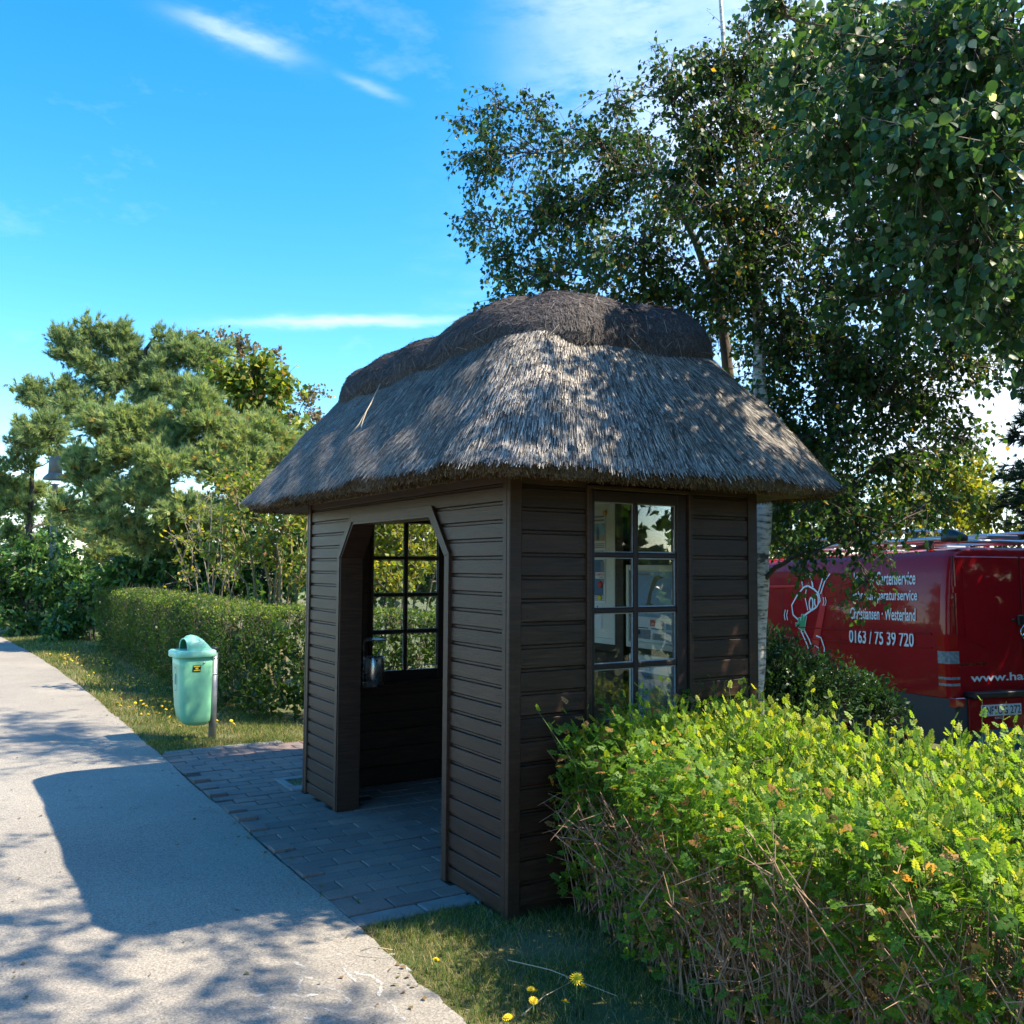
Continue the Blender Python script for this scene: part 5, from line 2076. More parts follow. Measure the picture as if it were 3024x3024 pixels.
# --- pines and other trees on the left, beyond the clipped hedge
pine_leaf = dict(tpl=TUFT, size=(.14, .23), per=6, twigs=7, twig_len=.32, needle=True, scatter=.05, twig_up=.5)


def pxblobs(lst):
    r_ = []
    for (u, v, d, ru, rv, n_, fr) in lst:
        k = d / 1739.0
        r_.append((U(u, v, d), (ru * k, max(ru, rv) * k * .8, rv * k), n_, fr))
    return r_


def ragged(bl, k=3, s_=.60, jit=.62):
    """break each clump into smaller ones so that the outline is uneven"""
    r_ = []
    for (c, rad, n_, fr) in bl:
        rad = np.array(rad)
        for _ in range(k):
            d_ = rng.normal(size=3)
            d_ /= np.linalg.norm(d_)
            r_.append((c + d_ * rad * jit, tuple(rad * s_ * rng.uniform(.75, 1.2)), max(2, int(math.ceil(n_ / k))), fr))
    return r_


def gp(u, d):
    p = at(u, 1200, d)
    return np.array([p[0], p[1], float(gz(p[0], p[1])) - .1])


d = 24.0
g0 = gp(270, d)
tree('pine_tree', 'tall blue green pine rising highest above the hedge', g0,
     [(g0, .16), (U(265, 1000, d), .13), (U(262, 850, d), .11), (U(265, 740, d), .08), (U(275, 660, d), .05), (U(300, 625, d), .02)],
     ragged(pxblobs([(180, 640, 24.00, 22, 34, 9, .72), (150, 665, 24.00, 40, 28, 9, .7), (125, 640, 24.00, 14, 22, 4, .72), (235, 650, 24.00, 16, 40, 9, .75), (255, 690, 24.00, 40, 40, 14, .72), (190, 720, 24.00, 50, 35, 13, .6), (300, 690, 23.60, 36, 48, 15, .75), (360, 680, 23.60, 34, 45, 14, .7),
              (350, 740, 23.33, 60, 40, 18, .6), (410, 715, 23.47, 40, 36, 12, .6), (270, 760, 23.60, 50, 34, 14, .55), (100, 738, 23.47, 60, 18, 9, .55), (60, 745, 23.47, 24, 10, 4, .55), (140, 775, 23.47, 70, 28, 13, .5), (120, 820, 22.93, 70, 30, 12, .4), (165, 690, 24, 40, 30, 9, .68), (320, 650, 24, 22, 40, 9, .78), (395, 670, 23.8, 30, 36, 9, .7), (240, 720, 23.8, 46, 34, 12, .62), (420, 760, 23.6, 44, 34, 10, .55), (215, 640, 24.00, 10, 30, 4, .75)])),
     pine_leaf, (M['bark_dark'], M['bark_dark'], M['l_pine']), twig_r=.006, sub_r=.018, droop=.05, cat='pine')
pine2 = dict(tpl=TUFT2, size=(.12, .19), per=7, twigs=8, twig_len=.27, needle=True, scatter=.05, twig_up=.6)
d = 18.5
g0 = gp(330, d)
tree('pine_tree', 'broad light green pine spreading behind the middle of the hedge', g0,
     [(g0, .15), (U(325, 1090, d), .12), (U(320, 1000, d), .10), (U(315, 900, d), .07), (U(310, 800, d), .04)],
     ragged(pxblobs([(310, 800, 18.50, 80, 45, 22, .9), (400, 830, 18.50, 70, 45, 20, .8), (480, 810, 18.63, 60, 40, 16, .8), (540, 830, 18.88, 50, 40, 12, .8), (230, 850, 18.50, 70, 45, 18, .8), (330, 880, 18.12, 80, 45, 22, .7), (430, 910, 18.12, 60, 45, 16, .65), (250, 930, 18.12, 70, 45, 18, .6), (340, 960, 17.86, 70, 40, 16, .55),
              (420, 970, 18.12, 60, 34, 12, .5), (220, 1000, 17.86, 50, 34, 10, .4), (300, 1020, 18.12, 45, 25, 8, .4), (490, 880, 18.63, 50, 40, 10, .7), (570, 900, 18.88, 36, 40, 7, .7), (260, 800, 18.7, 60, 34, 14, .85), (190, 810, 18.8, 50, 30, 10, .85), (360, 775, 18.6, 60, 30, 12, .9), (440, 850, 18.5, 60, 40, 14, .75), (380, 1010, 18.3, 50, 30, 8, .5), (540, 870, 18.8, 50, 44, 10, .7), (150, 900, 18.6, 45, 34, 9, .7), (160, 960, 18.24, 50, 35, 9, .55)])),
     pine2, (M['bark'], M['bark'], M['l_pine2']), twig_r=.005, sub_r=.014, droop=.05, cat='pine')
d = 25.5
g0 = gp(60, d)
tree('pine_tree', 'light green pine at the left edge with bare lower branches', g0,
     [(g0, .12), (U(62, 1100, d), .10), (U(55, 1000, d), .085), (U(60, 900, d), .06), (U(75, 800, d), .03)],
     ragged(pxblobs([(40, 840, 25.50, 50, 36, 14, .85), (100, 830, 25.19, 60, 34, 14, .85), (20, 900, 25.19, 50, 40, 14, .75), (90, 930, 26.58, 50, 36, 11, .7), (150, 880, 25.04, 45, 34, 11, .8), (30, 960, 25.35, 45, 30, 8, .6), (125, 985, 26.58, 30, 26, 6, .5), (-30, 870, 25.35, 50, 50, 12, .7), (60, 1040, 25.65, 24, 18, 3, .4), (15, 1020, 25.81, 22, 22, 3, .4)])),
     pine2, (M['bark_dark'], M['bark_dark'], M['l_pine2']), twig_r=.005, sub_r=.013, droop=.05, cat='pine')
d = 21.5
g0 = gp(212, d)
tree('pine_tree', 'small bare stemmed pine leaning over the clipped hedge', g0,
     [(g0, .08), (U(210, 1110, d), .07), (U(200, 1075, d), .056), (U(185, 1040, d), .042), (U(165, 1000, d), .028)],
     ragged(pxblobs([(200, 1052, 21.50, 30, 20, 7, .75), (175, 1010, 21.50, 40, 22, 8, .95), (150, 985, 21.66, 40, 22, 7, .95), (185, 1095, 21.50, 22, 8, 1, .6)])),
     dict(pine2, per=4), (M['bark_pale'], M['bark_pale'], M['l_pine2']), twig_r=.005, sub_r=.012, droop=.05, cat='pine')

lf_maple = dict(tpl=KITE, size=(.11, .19), per=5, twigs=5, twig_len=.30, hang=.5, scatter=.05)
d = 19.5
g0 = gp(470, d)
tree('maple_tree', 'yellow green tree behind the pines with drooping leaves', g0,
     [(g0, .14), (U(470, 1000, d), .12), (U(472, 850, d), .09), (U(478, 720, d), .05), (U(480, 650, d), .02)],
     pxblobs([(480, 700, 19.5, 40, 40, 15, .9), (500, 760, 19.5, 50, 40, 17, .8), (450, 750, 19.5, 40, 40, 12, .8), (530, 790, 19.5, 40, 34, 11, .7), (470, 820, 19.5, 60, 40, 15, .6), (430, 880, 19.5, 60, 50, 12, .5), (430, 700, 19.5, 40, 36, 14, .85), (520, 720, 19.5, 36, 34, 12, .85), (400, 790, 19.5, 50, 40, 14, .7), (560, 830, 19.5, 44, 36, 12, .6), (500, 850, 19.5, 60, 40, 14, .6)]),
     lf_maple, (M['bark'], M['bark'], M['l_maple']), twig_r=.006, sub_r=.016)
tree('rowan_tree', 'rusty leaved tree top showing behind the yellow green one', gp(440, 26.),
     [(gp(440, 26.), .14), (U(440, 900, 26.), .10), (U(445, 740, 26.), .06), (U(450, 640, 26.), .02)],
     pxblobs([(415, 660, 26.00, 40, 34, 12, .95), (360, 640, 26.00, 26, 14, 4, .9), (460, 650, 26.00, 30, 30, 9, .98), (395, 640, 26.00, 16, 20, 4, .98), (525, 670, 26.00, 22, 16, 4, .9), (440, 700, 26.00, 60, 40, 12, .85), (590, 740, 26.00, 24, 34, 8, .7), (600, 780, 26.00, 34, 24, 7, .6), (560, 790, 26.00, 40, 24, 8, .6)]),
     dict(tpl=QUADL, size=(.09, .15), per=5, twigs=5, twig_len=.28, hang=.1, scatter=.05), (M['bark'], M['bark'], M['l_rust']), twig_r=.006, sub_r=.016)


def shrub(name, label, u, d, blobs, leaf, lm, bark, stems, cat='shrub', group=None, lean=0.5):
    """several stems from the ground, leaves in blobs"""
    g0 = gp(u, d)
    root = empty(name, g0)
    tag(root, label, cat, group)
    st = MB()
    tips = []
    for (du, v1, r) in stems:
        e = U(u + du, v1, d + rng.normal() * .2)
        m_ = g0 * .55 + e * .45 + np.array([0, 0, .25 * (e[2] - g0[2])])
        s_ = g0 + np.array([rng.normal() * .14, rng.normal() * .14, 0])
        c = bez(s_, m_, e, 8)
        c[1:-1] += rng.normal(size=(6, 3)) * .03
        st.tube(list(c - g0), list(np.linspace(r, r * .3, 8)), 6)
        tips.append(c)
    st.build('stems', bark, root)
    S0, S1, LP, LA = [], [], [], []
    for (c, rad, n_, fr) in blobs:
        rad = np.array(rad)
        for _ in range(n_):
            dd = rng.normal(size=3)
            dd /= np.linalg.norm(dd)
            e = c + dd * rad * (rng.random() ** .4)
            cands = np.concatenate(tips) if tips else np.array([g0])
            s_ = cands[np.argmin(np.linalg.norm(cands - (e + g0 * .15) / 1.15, axis=1))]
            mid_ = (s_ + e) / 2 + rng.normal(size=3) * .08
            S0 += [s_, mid_]
            S1 += [mid_, e]
            tw = leaf['twigs']
            dr = norm(rng.normal(size=(tw, 3)) + np.array([0, 0, .3]))
            te = e + dr * leaf['twig_len'] * rng.uniform(.4, 1.2, (tw, 1))
            S0 += [e] * tw
            S1 += list(te)
            per = leaf['per']
            f = rng.random((tw, per))
            LP.append((e + (te - e)[:, None] * f[..., None] + rng.normal(size=(tw, per, 3)) * leaf.get('scatter', .03)).reshape(-1, 3))
            LA.append(np.repeat(dr, per, 0))
    sv, sf = sticks(np.array(S0) - g0, np.array(S1) - g0, .006, .003, 3)
    tag(np_mesh('twigs', sv, sf, bark, root, smooth=True), kind='stuff')
    LP, LA = np.concatenate(LP), np.concatenate(LA)
    n_ = len(LP)
    V_, F_, T_ = leaf_cloud(LP - g0, norm(LA * .5 + rng.normal(size=(n_, 3)) * .6 - np.array([0, 0, leaf.get('hang', .3)])), rand_dirs(n_) + np.array([0, 0, .6]),
                            rng.uniform(leaf['size'][0], leaf['size'][1], n_), leaf['tpl'], rng.random(n_))
    np_mesh('foliage', V_, F_, lm, root, tint=T_)
    return root


lf_big = dict(tpl=LANCE, size=(.13, .22), per=11, twigs=6, twig_len=.34, scatter=.04, hang=.35)
lf_mid = dict(tpl=QUADL, size=(.05, .09), per=8, twigs=5, twig_len=.24, scatter=.04, hang=.2)
shrub('leafy_shrub', 'dense dark green long leaved shrub at the left edge by the path', 60, 22.5,
      pxblobs([(30, 1130, 22.50, 70, 60, 22, 0), (110, 1090, 22.50, 50, 60, 20, 0), (90, 1030, 22.80, 50, 30, 10, 0), (130, 1160, 22.20, 50, 50, 18, 0), (10, 1050, 22.80, 50, 40, 9, 0), (60, 1190, 22.20, 70, 30, 12, 0), (-40, 1120, 22.50, 50, 70, 12, 0), (150, 1100, 22.65, 30, 40, 8, 0)]),
      lf_big, M['l_dark'], M['bark_dark'], [(-40, 1060, .03), (0, 1040, .03), (50, 1050, .03), (70, 1090, .025)])
shrub('leafy_shrub', 'dark green shrub that closes the far end of the clipped hedge', 165, 20.5,
      pxblobs([(165, 1150, 20.5, 45, 50, 16, 0), (190, 1110, 20.6, 40, 40, 12, 0), (130, 1180, 20.4, 40, 30, 10, 0)]),
      lf_big, M['l_dark'], M['bark_dark'], [(-20, 1100, .03), (10, 1080, .03), (30, 1100, .025)])
shrub('leafy_shrub', 'dark glossy shrub between the small pine and the yellow shrub', 300, 18.5,
      pxblobs([(260, 1090, 18.50, 50, 45, 18, 0), (310, 1040, 18.50, 50, 40, 16, 0), (350, 1090, 18.64, 50, 40, 18, 0), (400, 1100, 18.77, 45, 36, 13, 0), (290, 1130, 18.36, 70, 30, 12, 0), (230, 1120, 18.50, 40, 40, 9, 0), (450, 1080, 18.77, 40, 40, 9, 0)]),
      lf_big, M['l_dark'], M['bark_dark'], [(-50, 1070, .03), (0, 1040, .03), (60, 1060, .03), (90, 1080, .025)])
shrub('many_stemmed_shrub', 'sparse many stemmed shrub with lichen covered stems next to the shelter', 520, 12.2,
      pxblobs([(470, 960, 12.20, 60, 60, 16, 0), (540, 980, 12.08, 50, 50, 16, 0), (430, 1020, 12.32, 60, 40, 12, 0), (500, 1040, 12.08, 60, 34, 12, 0), (570, 1060, 12.08, 40, 50, 12, 0), (560, 930, 12.20, 40, 40, 10, 0), (440, 900, 12.43, 50, 40, 9, 0)]),
      dict(lf_mid, per=6), M['l_maple'], M['bark_lichen'], [(-70, 960, .028), (-40, 930, .030), (-10, 920, .032), (25, 950, .03), (45, 930, .028), (-100, 1000, .024), (60, 990, .024), (10, 1000, .02), (-110, 1085, .026)])
shrub('many_stemmed_shrub', 'thin grey twiggy shrub with few yellow leaves behind the hedge', 400, 15.2,
      pxblobs([(380, 1000, 15.20, 70, 50, 11, 0), (430, 1060, 15.20, 50, 40, 8, 0), (350, 1060, 15.20, 40, 40, 6, 0), (420, 940, 15.45, 60, 36, 8, 0)]),
      dict(lf_mid, per=3), M['l_yel'], M['twig_grey'], [(-60, 960, .014), (-30, 930, .016), (0, 920, .016), (30, 930, .016), (50, 960, .014), (-45, 1000, .012), (15, 980, .012), (70, 1000, .012), (-80, 1010, .01)])
shrub('yellow_shrub', 'sunlit yellow green shrub seen through the rear window of the shelter', 770, 13.2,
      pxblobs([(720, 1010, 13.20, 70, 60, 28, 0), (800, 1020, 13.20, 70, 60, 28, 0), (760, 1080, 12.96, 100, 45, 28, 0), (660, 1040, 13.44, 60, 60, 16, 0), (870, 1030, 13.44, 70, 70, 18, 0), (780, 930, 13.68, 90, 50, 20, 0), (640, 960, 13.68, 60, 50, 14, 0)]),
      dict(lf_mid, per=9), M['l_yel'], M['bark_pale'], [(-80, 980, .02), (-40, 950, .02), (0, 930, .02), (50, 960, .02), (90, 990, .02)])

# thick growth that closes the view behind the hedge
for i, (u, d, lab, pb, mt_) in enumerate([
        (470, 19.0, 'dark thicket behind the many stemmed shrub left of the shelter', [(450, 1080, 19.00, 80, 70, 34, 0), (540, 1080, 19.00, 80, 70, 34, 0), (480, 990, 19.00, 80, 50, 20, 0), (580, 1000, 19.00, 60, 60, 18, 0), (390, 1100, 19.00, 60, 60, 18, 0)], 'l_dark'),
        (250, 24.0, 'dark thicket behind the small bare stemmed pine', [(230, 1090, 24.00, 80, 60, 26, 0), (320, 1080, 24.00, 80, 60, 26, 0), (280, 1010, 24.00, 90, 50, 22, 0), (160, 1100, 24.00, 60, 60, 16, 0), (380, 1020, 24.00, 70, 50, 16, 0)], 'l_dark'),
        (700, 18.0, 'dense green thicket behind the yellow shrub and the shelter', [(640, 1080, 18, 80, 70, 26, 0), (740, 1070, 18, 80, 70, 30, 0), (840, 1070, 18, 80, 80, 30, 0), (940, 1060, 18, 80, 80, 24, 0), (760, 970, 18, 120, 50, 26, 0), (880, 960, 18, 80, 50, 18, 0)], 'l_dark'),
        (-20, 29.0, 'dark thicket at the far bend of the path', [(20, 990, 29, 60, 50, 16, 0), (110, 960, 29, 60, 50, 14, 0), (-20, 930, 29, 50, 50, 10, 0), (120, 1030, 29, 60, 40, 14, 0), (60, 1040, 29, 60, 40, 14, 0), (-30, 1110, 29.00, 70, 60, 18, 0), (40, 1120, 29.00, 60, 50, 16, 0), (100, 1090, 29.00, 60, 60, 16, 0)], 'l_dark')]):
    shrub('thicket', lab, u, d, pxblobs(pb), dict(tpl=QUADL, size=(.09, .16), per=12, twigs=5, twig_len=.34, scatter=.06, hang=.2), M[mt_], M['bark_dark'], [(-50, 1020, .03), (0, 980, .03), (50, 1000, .03)], cat='bush')

# trees right of the frame: some shade the van or stand mirrored in the window, the last two are added to block sky light
lf_lime = dict(tpl=QUADL, size=(.16, .26), per=7, twigs=6, twig_len=.38, hang=.4, scatter=.07)
for (x, y, lab, h) in ((9.0, -.9, 'leafy lime tree beside the van, right of the picture', 8.2), (5.4, -7.6, 'leafy lime tree nearest the rose hedge, outside the picture', 8.0), (9.6, -5.6, 'leafy lime tree between the two other limes, outside the picture', 7.4), (2.6, -10.2, 'unseen lime tree added farthest down the path to block sky light', 8.6), (-6.4, -8.2, 'unseen lime tree added across the path behind the camera to block sky light', 9.0)):
    g0 = np.array([x, y, float(gz(x, y)) - .1])
    tree('lime_tree', lab, g0, [(g0, .2), (g0 + (0, 0, 1.6), .17), (g0 + (.1, 0, h * .6), .11), (g0 + (0, .1, h), .03)],
         [(g0 + (dx, dy, dz * h), (1.35, 1.35, .95), 18, .35 + .6 * dz) for dx, dy, dz in ((-1.1, .2, .45), (.9, .6, .45), (.2, -1.1, .48), (-.5, .9, .62), (.8, -.4, .66), (-.7, -.6, .70), (0, 0, .86), (-.2, 1.2, .36), (-1.3, -.9, .38), (1.1, -1, .36), (-1.0, .3, .2), (.8, .8, .22), (.3, -1, .2), (-.8, -1.0, .24), (1.4, 0, .26))],  # low clumps at the end added to darken window reflections and block sky
         lf_lime, (M['bark'], M['bark'], M['l_dark']), group='lime trees right of the picture')

# background growth behind the van
for i, (u, d, lab, pb, mt_) in enumerate([
        (1480, 13.5, 'dark leafy bush between the birch trunk and the van', [(1480, 1060, 13.5, 70, 70, 20, 0), (1440, 990, 13.6, 50, 60, 14, 0), (1530, 1000, 13.6, 60, 50, 12, 0), (1490, 930, 14, 70, 50, 14, 0)], 'l_dark'),
        (1620, 17.0, 'sunlit bush behind the front half of the van', [(1600, 960, 17, 70, 60, 20, 0), (1660, 920, 17, 70, 60, 20, 0), (1560, 1010, 17, 60, 40, 12, 0), (1680, 1000, 17, 60, 50, 14, 0)], 'l_bg'),
        (1770, 16.5, 'brightest yellow green bush behind the roof rack of the van', [(1740, 960, 16.5, 60, 50, 22, 0), (1800, 940, 16.5, 60, 56, 24, 0), (1830, 890, 16.6, 50, 40, 14, 0), (1760, 890, 16.8, 60, 40, 14, 0), (1860, 970, 16.5, 40, 50, 12, 0), (1770, 1020, 16.4, 90, 40, 14, 0)], 'l_yel'),
        (1900, 15.5, 'green bush at the right edge behind the van', [(1910, 960, 15.5, 60, 50, 18, 0), (1980, 940, 15.5, 60, 70, 16, 0), (1930, 1020, 15.5, 80, 40, 14, 0)], 'l_bg')]):
    shrub('background_bush', lab, u, d, pxblobs(pb), dict(tpl=QUADL, size=(.07, .12), per=10, twigs=5, twig_len=.30, scatter=.05, hang=.2), M[mt_], M['bark'], [(-50, 1000, .03), (0, 960, .03), (50, 980, .03)], cat='bush')

# spruce at the right edge
g0 = gp(1985, 13.0)
spr = empty('spruce_tree', g0)
tag(spr, 'dark spruce tip showing at the right edge above the van', 'spruce')
top = U(1975, 640, 13.0)
b = MB()
b.tube([np.zeros(3), (top - g0) * .6, top - g0], [.13, .07, .01], 8)
b.build('trunk', M['bark_dark'], spr)
LP, LA, S0, S1 = [], [], [], []
Hs = top[2] - g0[2]
for k in range(120):
    f = k / 120
    zz = g0[2] + Hs * (.10 + .88 * f)
    a = rng.uniform(0, 6.28)
    rr_ = 1.5 * (1 - f) + .12
    axp = g0 + (top - g0) * ((zz - g0[2]) / Hs)
    e = axp + np.array([math.cos(a) * rr_, math.sin(a) * rr_, -.25 * rr_ + .1])
    S0.append(axp); S1.append(e)
    n_ = int(26 * (1 - f) + 8)
    t_ = rng.uniform(.15, 1, n_)[:, None]
    side = np.cross(e - axp, (0, 0, 1.))
    side /= np.linalg.norm(side)
    w_ = rng.normal(size=(n_, 1)) * .22 * (1.1 - t_)
    LP.append(axp + (e - axp) * t_ + side * w_ - np.array([0, 0, 1]) * np.abs(w_) * .3)
    LA.append(norm((e - axp)[None] + side * np.sign(w_) * .8 * np.linalg.norm(e - axp) + rng.normal(size=(n_, 3)) * .2))
sv, sf = sticks(np.array(S0) - g0, np.array(S1) - g0, .018, .005, 4)
np_mesh('branches', sv, sf, M['bark_dark'], spr)
LP, LA = np.concatenate(LP), np.concatenate(LA)
V_, F_, T_ = leaf_cloud(LP - g0, LA, rand_dirs(len(LP)), rng.uniform(.12, .2, len(LP)), TUFT2, rng.random(len(LP)))
np_mesh('crown', V_, F_, M['l_spruce'], spr, tint=T_)

# dark juniper mound between birch and van
jc = at(1500, 1280, 7.6)
g0 = np.array([jc[0], jc[1], float(gz(jc[0], jc[1])) - .05])
jun = empty('juniper_shrub', g0)
tag(jun, 'low dark green juniper mound at the foot of the van side', 'shrub')
LP, LA, S0, S1 = [], [], [], []
for (u, v, d, ru, rv, n_) in [(1480, 1270, 7.6, 80, 65, 300), (1450, 1220, 7.8, 50, 40, 120), (1550, 1290, 7.6, 80, 50, 240), (1620, 1310, 7.6, 60, 35, 130), (1500, 1330, 7.4, 110, 40, 240), (1660, 1340, 7.5, 50, 30, 90), (1440, 1310, 7.5, 60, 60, 140)]:
    c, k = U(u, v, d), d / 1739.
    dd = norm(rng.normal(size=(n_, 3)))
    e = c + dd * np.array([ru * k, ru * k, rv * k]) * (rng.random((n_, 1)) ** .35)
    s_ = c * .6 + e * .4 - np.array([0, 0, rv * k * .5])
    S0.append(s_); S1.append(e)
    for q_ in range(9):
        LP.append(e + rng.normal(size=(n_, 3)) * .035)
        LA.append(norm(dd + rng.normal(size=(n_, 3)) * .7 + np.array([0, 0, .4])))
sv, sf = sticks(np.concatenate(S0) - g0, np.concatenate(S1) - g0, .006, .003, 3)
np_mesh('twigs', sv, sf, M['bark_dark'], jun)
LP, LA = np.concatenate(LP), np.concatenate(LA)
V_, F_, T_ = leaf_cloud(LP - g0, LA, rand_dirs(len(LP)), rng.uniform(.03, .055, len(LP)), LANCE, rng.random(len(LP)))
np_mesh('foliage', V_, F_, M['l_jun'], jun, tint=T_)

# ------------------------------------------------------------------ clipped hedge on the left (turns behind the shelter)
hg = empty('clipped_hedge', (.8, 6.0, 0))
tag(hg, 'long clipped green hedge running along the path beyond the shelter', 'hedge')
HB = np.array([.8, 6.0, 0])
# centre line points with half width .42
CLN = [(.74, 16.6), (.78, 14.2), (.74, 11.0), (.72, 8.0), (.76, 6.75), (1.0, 6.05), (1.45, 5.68), (2.6, 5.62), (5.6, 5.6)]
cl = []
for a, b_ in zip(CLN[:-1], CLN[1:]):
    a, b_ = np.array(a), np.array(b_)
    n_ = max(3, int(np.linalg.norm(b_ - a) / .1))
    for k in range(n_):
        cl.append(a + (b_ - a) * k / n_)
cl = np.array(cl)
tn = norm(np.gradient(cl, axis=0))
nm_ = np.column_stack([-tn[:, 1], tn[:, 0]])       # left of direction of travel


def hedge_pts(n_, depth=.10):
    i = rng.integers(0, len(cl), n_)
    c = cl[i] + tn[i] * rng.uniform(-.06, .06, (n_, 1))
    face = rng.random(n_)
    hw = .42
    hh = 1.20 + .03 * np.sin(i * .31) + .02 * np.sin(i * .83)
    q_ = np.where(face < .46, -hw, np.where(face < .60, hw, rng.uniform(-hw, hw, n_)))
    z = np.where(face < .60, hh * rng.random(n_) ** .85, hh)
    # rounded shoulder and bulging sides
    sh = np.clip((z - (hh - .14)) / .14, 0, 1)
    q_ = np.where(face < .60, q_ * (1 - .14 * sh ** 2) * (.93 + .07 * np.sin(z / hh * 3.0)), q_)
    z = np.where(face >= .60, z - .06 * (np.abs(q_) / hw) ** 3, z)
    dn = np.abs(rng.normal(size=n_)) * depth * .5
    nrm = np.where((face < .60)[:, None], np.column_stack([nm_[i] * np.sign(q_)[:, None], np.zeros(n_)]), np.array([[0, 0, 1.]]))
    lump = .05 * np.sin(i * .9 + z * 9) * np.sin(i * .23 + z * 4)
    P_ = np.column_stack([c + nm_[i] * q_[:, None], z]) + nrm * (lump - dn)[:, None]
    P_[:, 2] = np.maximum(P_[:, 2], .03)
    return P_, nrm, z / hh


n_ = 62000
P_, Nn, zf = hedge_pts(n_)
# fewer leaves low down on the sides
keep = (rng.random(n_) < .45 + .55 * sstep(.05, .55, zf)) | (Nn[:, 2] > .5)
P_, Nn, zf = P_[keep], Nn[keep], zf[keep]
n_ = len(P_)
V_, F_, T_ = leaf_cloud(P_ - HB, norm(Nn * .5 + rng.normal(size=(n_, 3)) * .7 + np.array([0, 0, .25])), norm(Nn + rng.normal(size=(n_, 3)) * .7), rng.uniform(.022, .042, n_), QUADL, np.clip(rng.beta(2, 2, n_) * .72 + .30 * (Nn[:, 2] > .5), 0, 1))  # sunlit top put into the tint: upward leaves lighter, sides darker
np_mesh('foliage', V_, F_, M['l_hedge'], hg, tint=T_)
n_ = 6000
P_, Nn, zf = hedge_pts(n_, .25)
A_ = norm(rng.normal(size=(n_, 3)) * .5 + np.array([0, 0, 1.]))
P_ = P_ - Nn * .05
sv, sf = sticks(P_ - A_ * .08 - HB, P_ + A_ * rng.uniform(.05, .16, (n_, 1)) - HB, .004, .002, 3)
np_mesh('twigs', sv, sf, M['bark'], hg)
# dense dark core so that no daylight passes straight through: a thicket of crossing twigs and leaves inside
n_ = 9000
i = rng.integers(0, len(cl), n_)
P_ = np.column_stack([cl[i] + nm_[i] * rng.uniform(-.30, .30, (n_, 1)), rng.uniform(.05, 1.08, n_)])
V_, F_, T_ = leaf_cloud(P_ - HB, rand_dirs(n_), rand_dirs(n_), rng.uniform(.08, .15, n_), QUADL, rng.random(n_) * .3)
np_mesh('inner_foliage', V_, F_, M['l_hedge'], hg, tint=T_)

# ------------------------------------------------------------------ rose hedge in front, parallel to the path
rh = empty('rose_hedge', (1.0, -2.3, 0))
tag(rh, 'bushy wild rose hedge in the right foreground, sunlit on top', 'hedge')
RB = np.array([1.0, -2.3, 0])
RX0, RX1, RY0, RY1 = .27, 1.55, -5.4, -.10


def rfx(y):
    return .30 - .22 * sstep(-.15, -1.5, y)


def rose_top(x, y):
    return .755 + .045 * np.sin(x * 4.1 + y * 2.3) + .035 * np.sin(y * 5.3 - x * 2) + .03 * np.sin(x * 9 + y * 7) + .03 * sstep(-1.2, -.2, y)


# canes from the ground
n_ = 2100
cy_ = rng.uniform(RY0, RY1, n_)
cx_ = rfx(cy_) + (RX1 - rfx(cy_)) * rng.random(n_) ** 1.7
zb_ = gz(cx_, cy_)
tp_ = rose_top(cx_, cy_) * rng.uniform(.6, 1.0, n_)
p0s = np.column_stack([cx_, cy_, zb_])
p1s = np.column_stack([cx_ + rng.normal(size=n_) * .06, cy_ + rng.normal(size=n_) * .06, tp_ * .5])
p2s = np.column_stack([cx_ + rng.normal(size=n_) * .12 - .04, cy_ + rng.normal(size=n_) * .12, tp_])
ra = rng.uniform(.0022, .006, n_)
sv1 = sticks(p0s - RB, p1s - RB, ra, ra * .85, 4)
sv2 = sticks(p1s - RB, p2s - RB, ra * .85, ra * .45, 4)
n3 = 9500
i = rng.integers(0, n_, n3)
f = rng.uniform(.15, 1, n3)[:, None]
q0 = np.where(f < .5, p0s[i] + (p1s[i] - p0s[i]) * f * 2, p1s[i] + (p2s[i] - p1s[i]) * (f * 2 - 1))
q1 = q0 + norm(rng.normal(size=(n3, 3)) + np.array([0, 0, .7])) * rng.uniform(.06, .22, (n3, 1))
sv3 = sticks(q0 - RB, q1 - RB, .0026, .0014, 3)
Vc, Fc = merge([sv1, sv2, sv3])
np_mesh('canes', Vc, Fc, M['cane'], rh, smooth=True)
parts_ = []
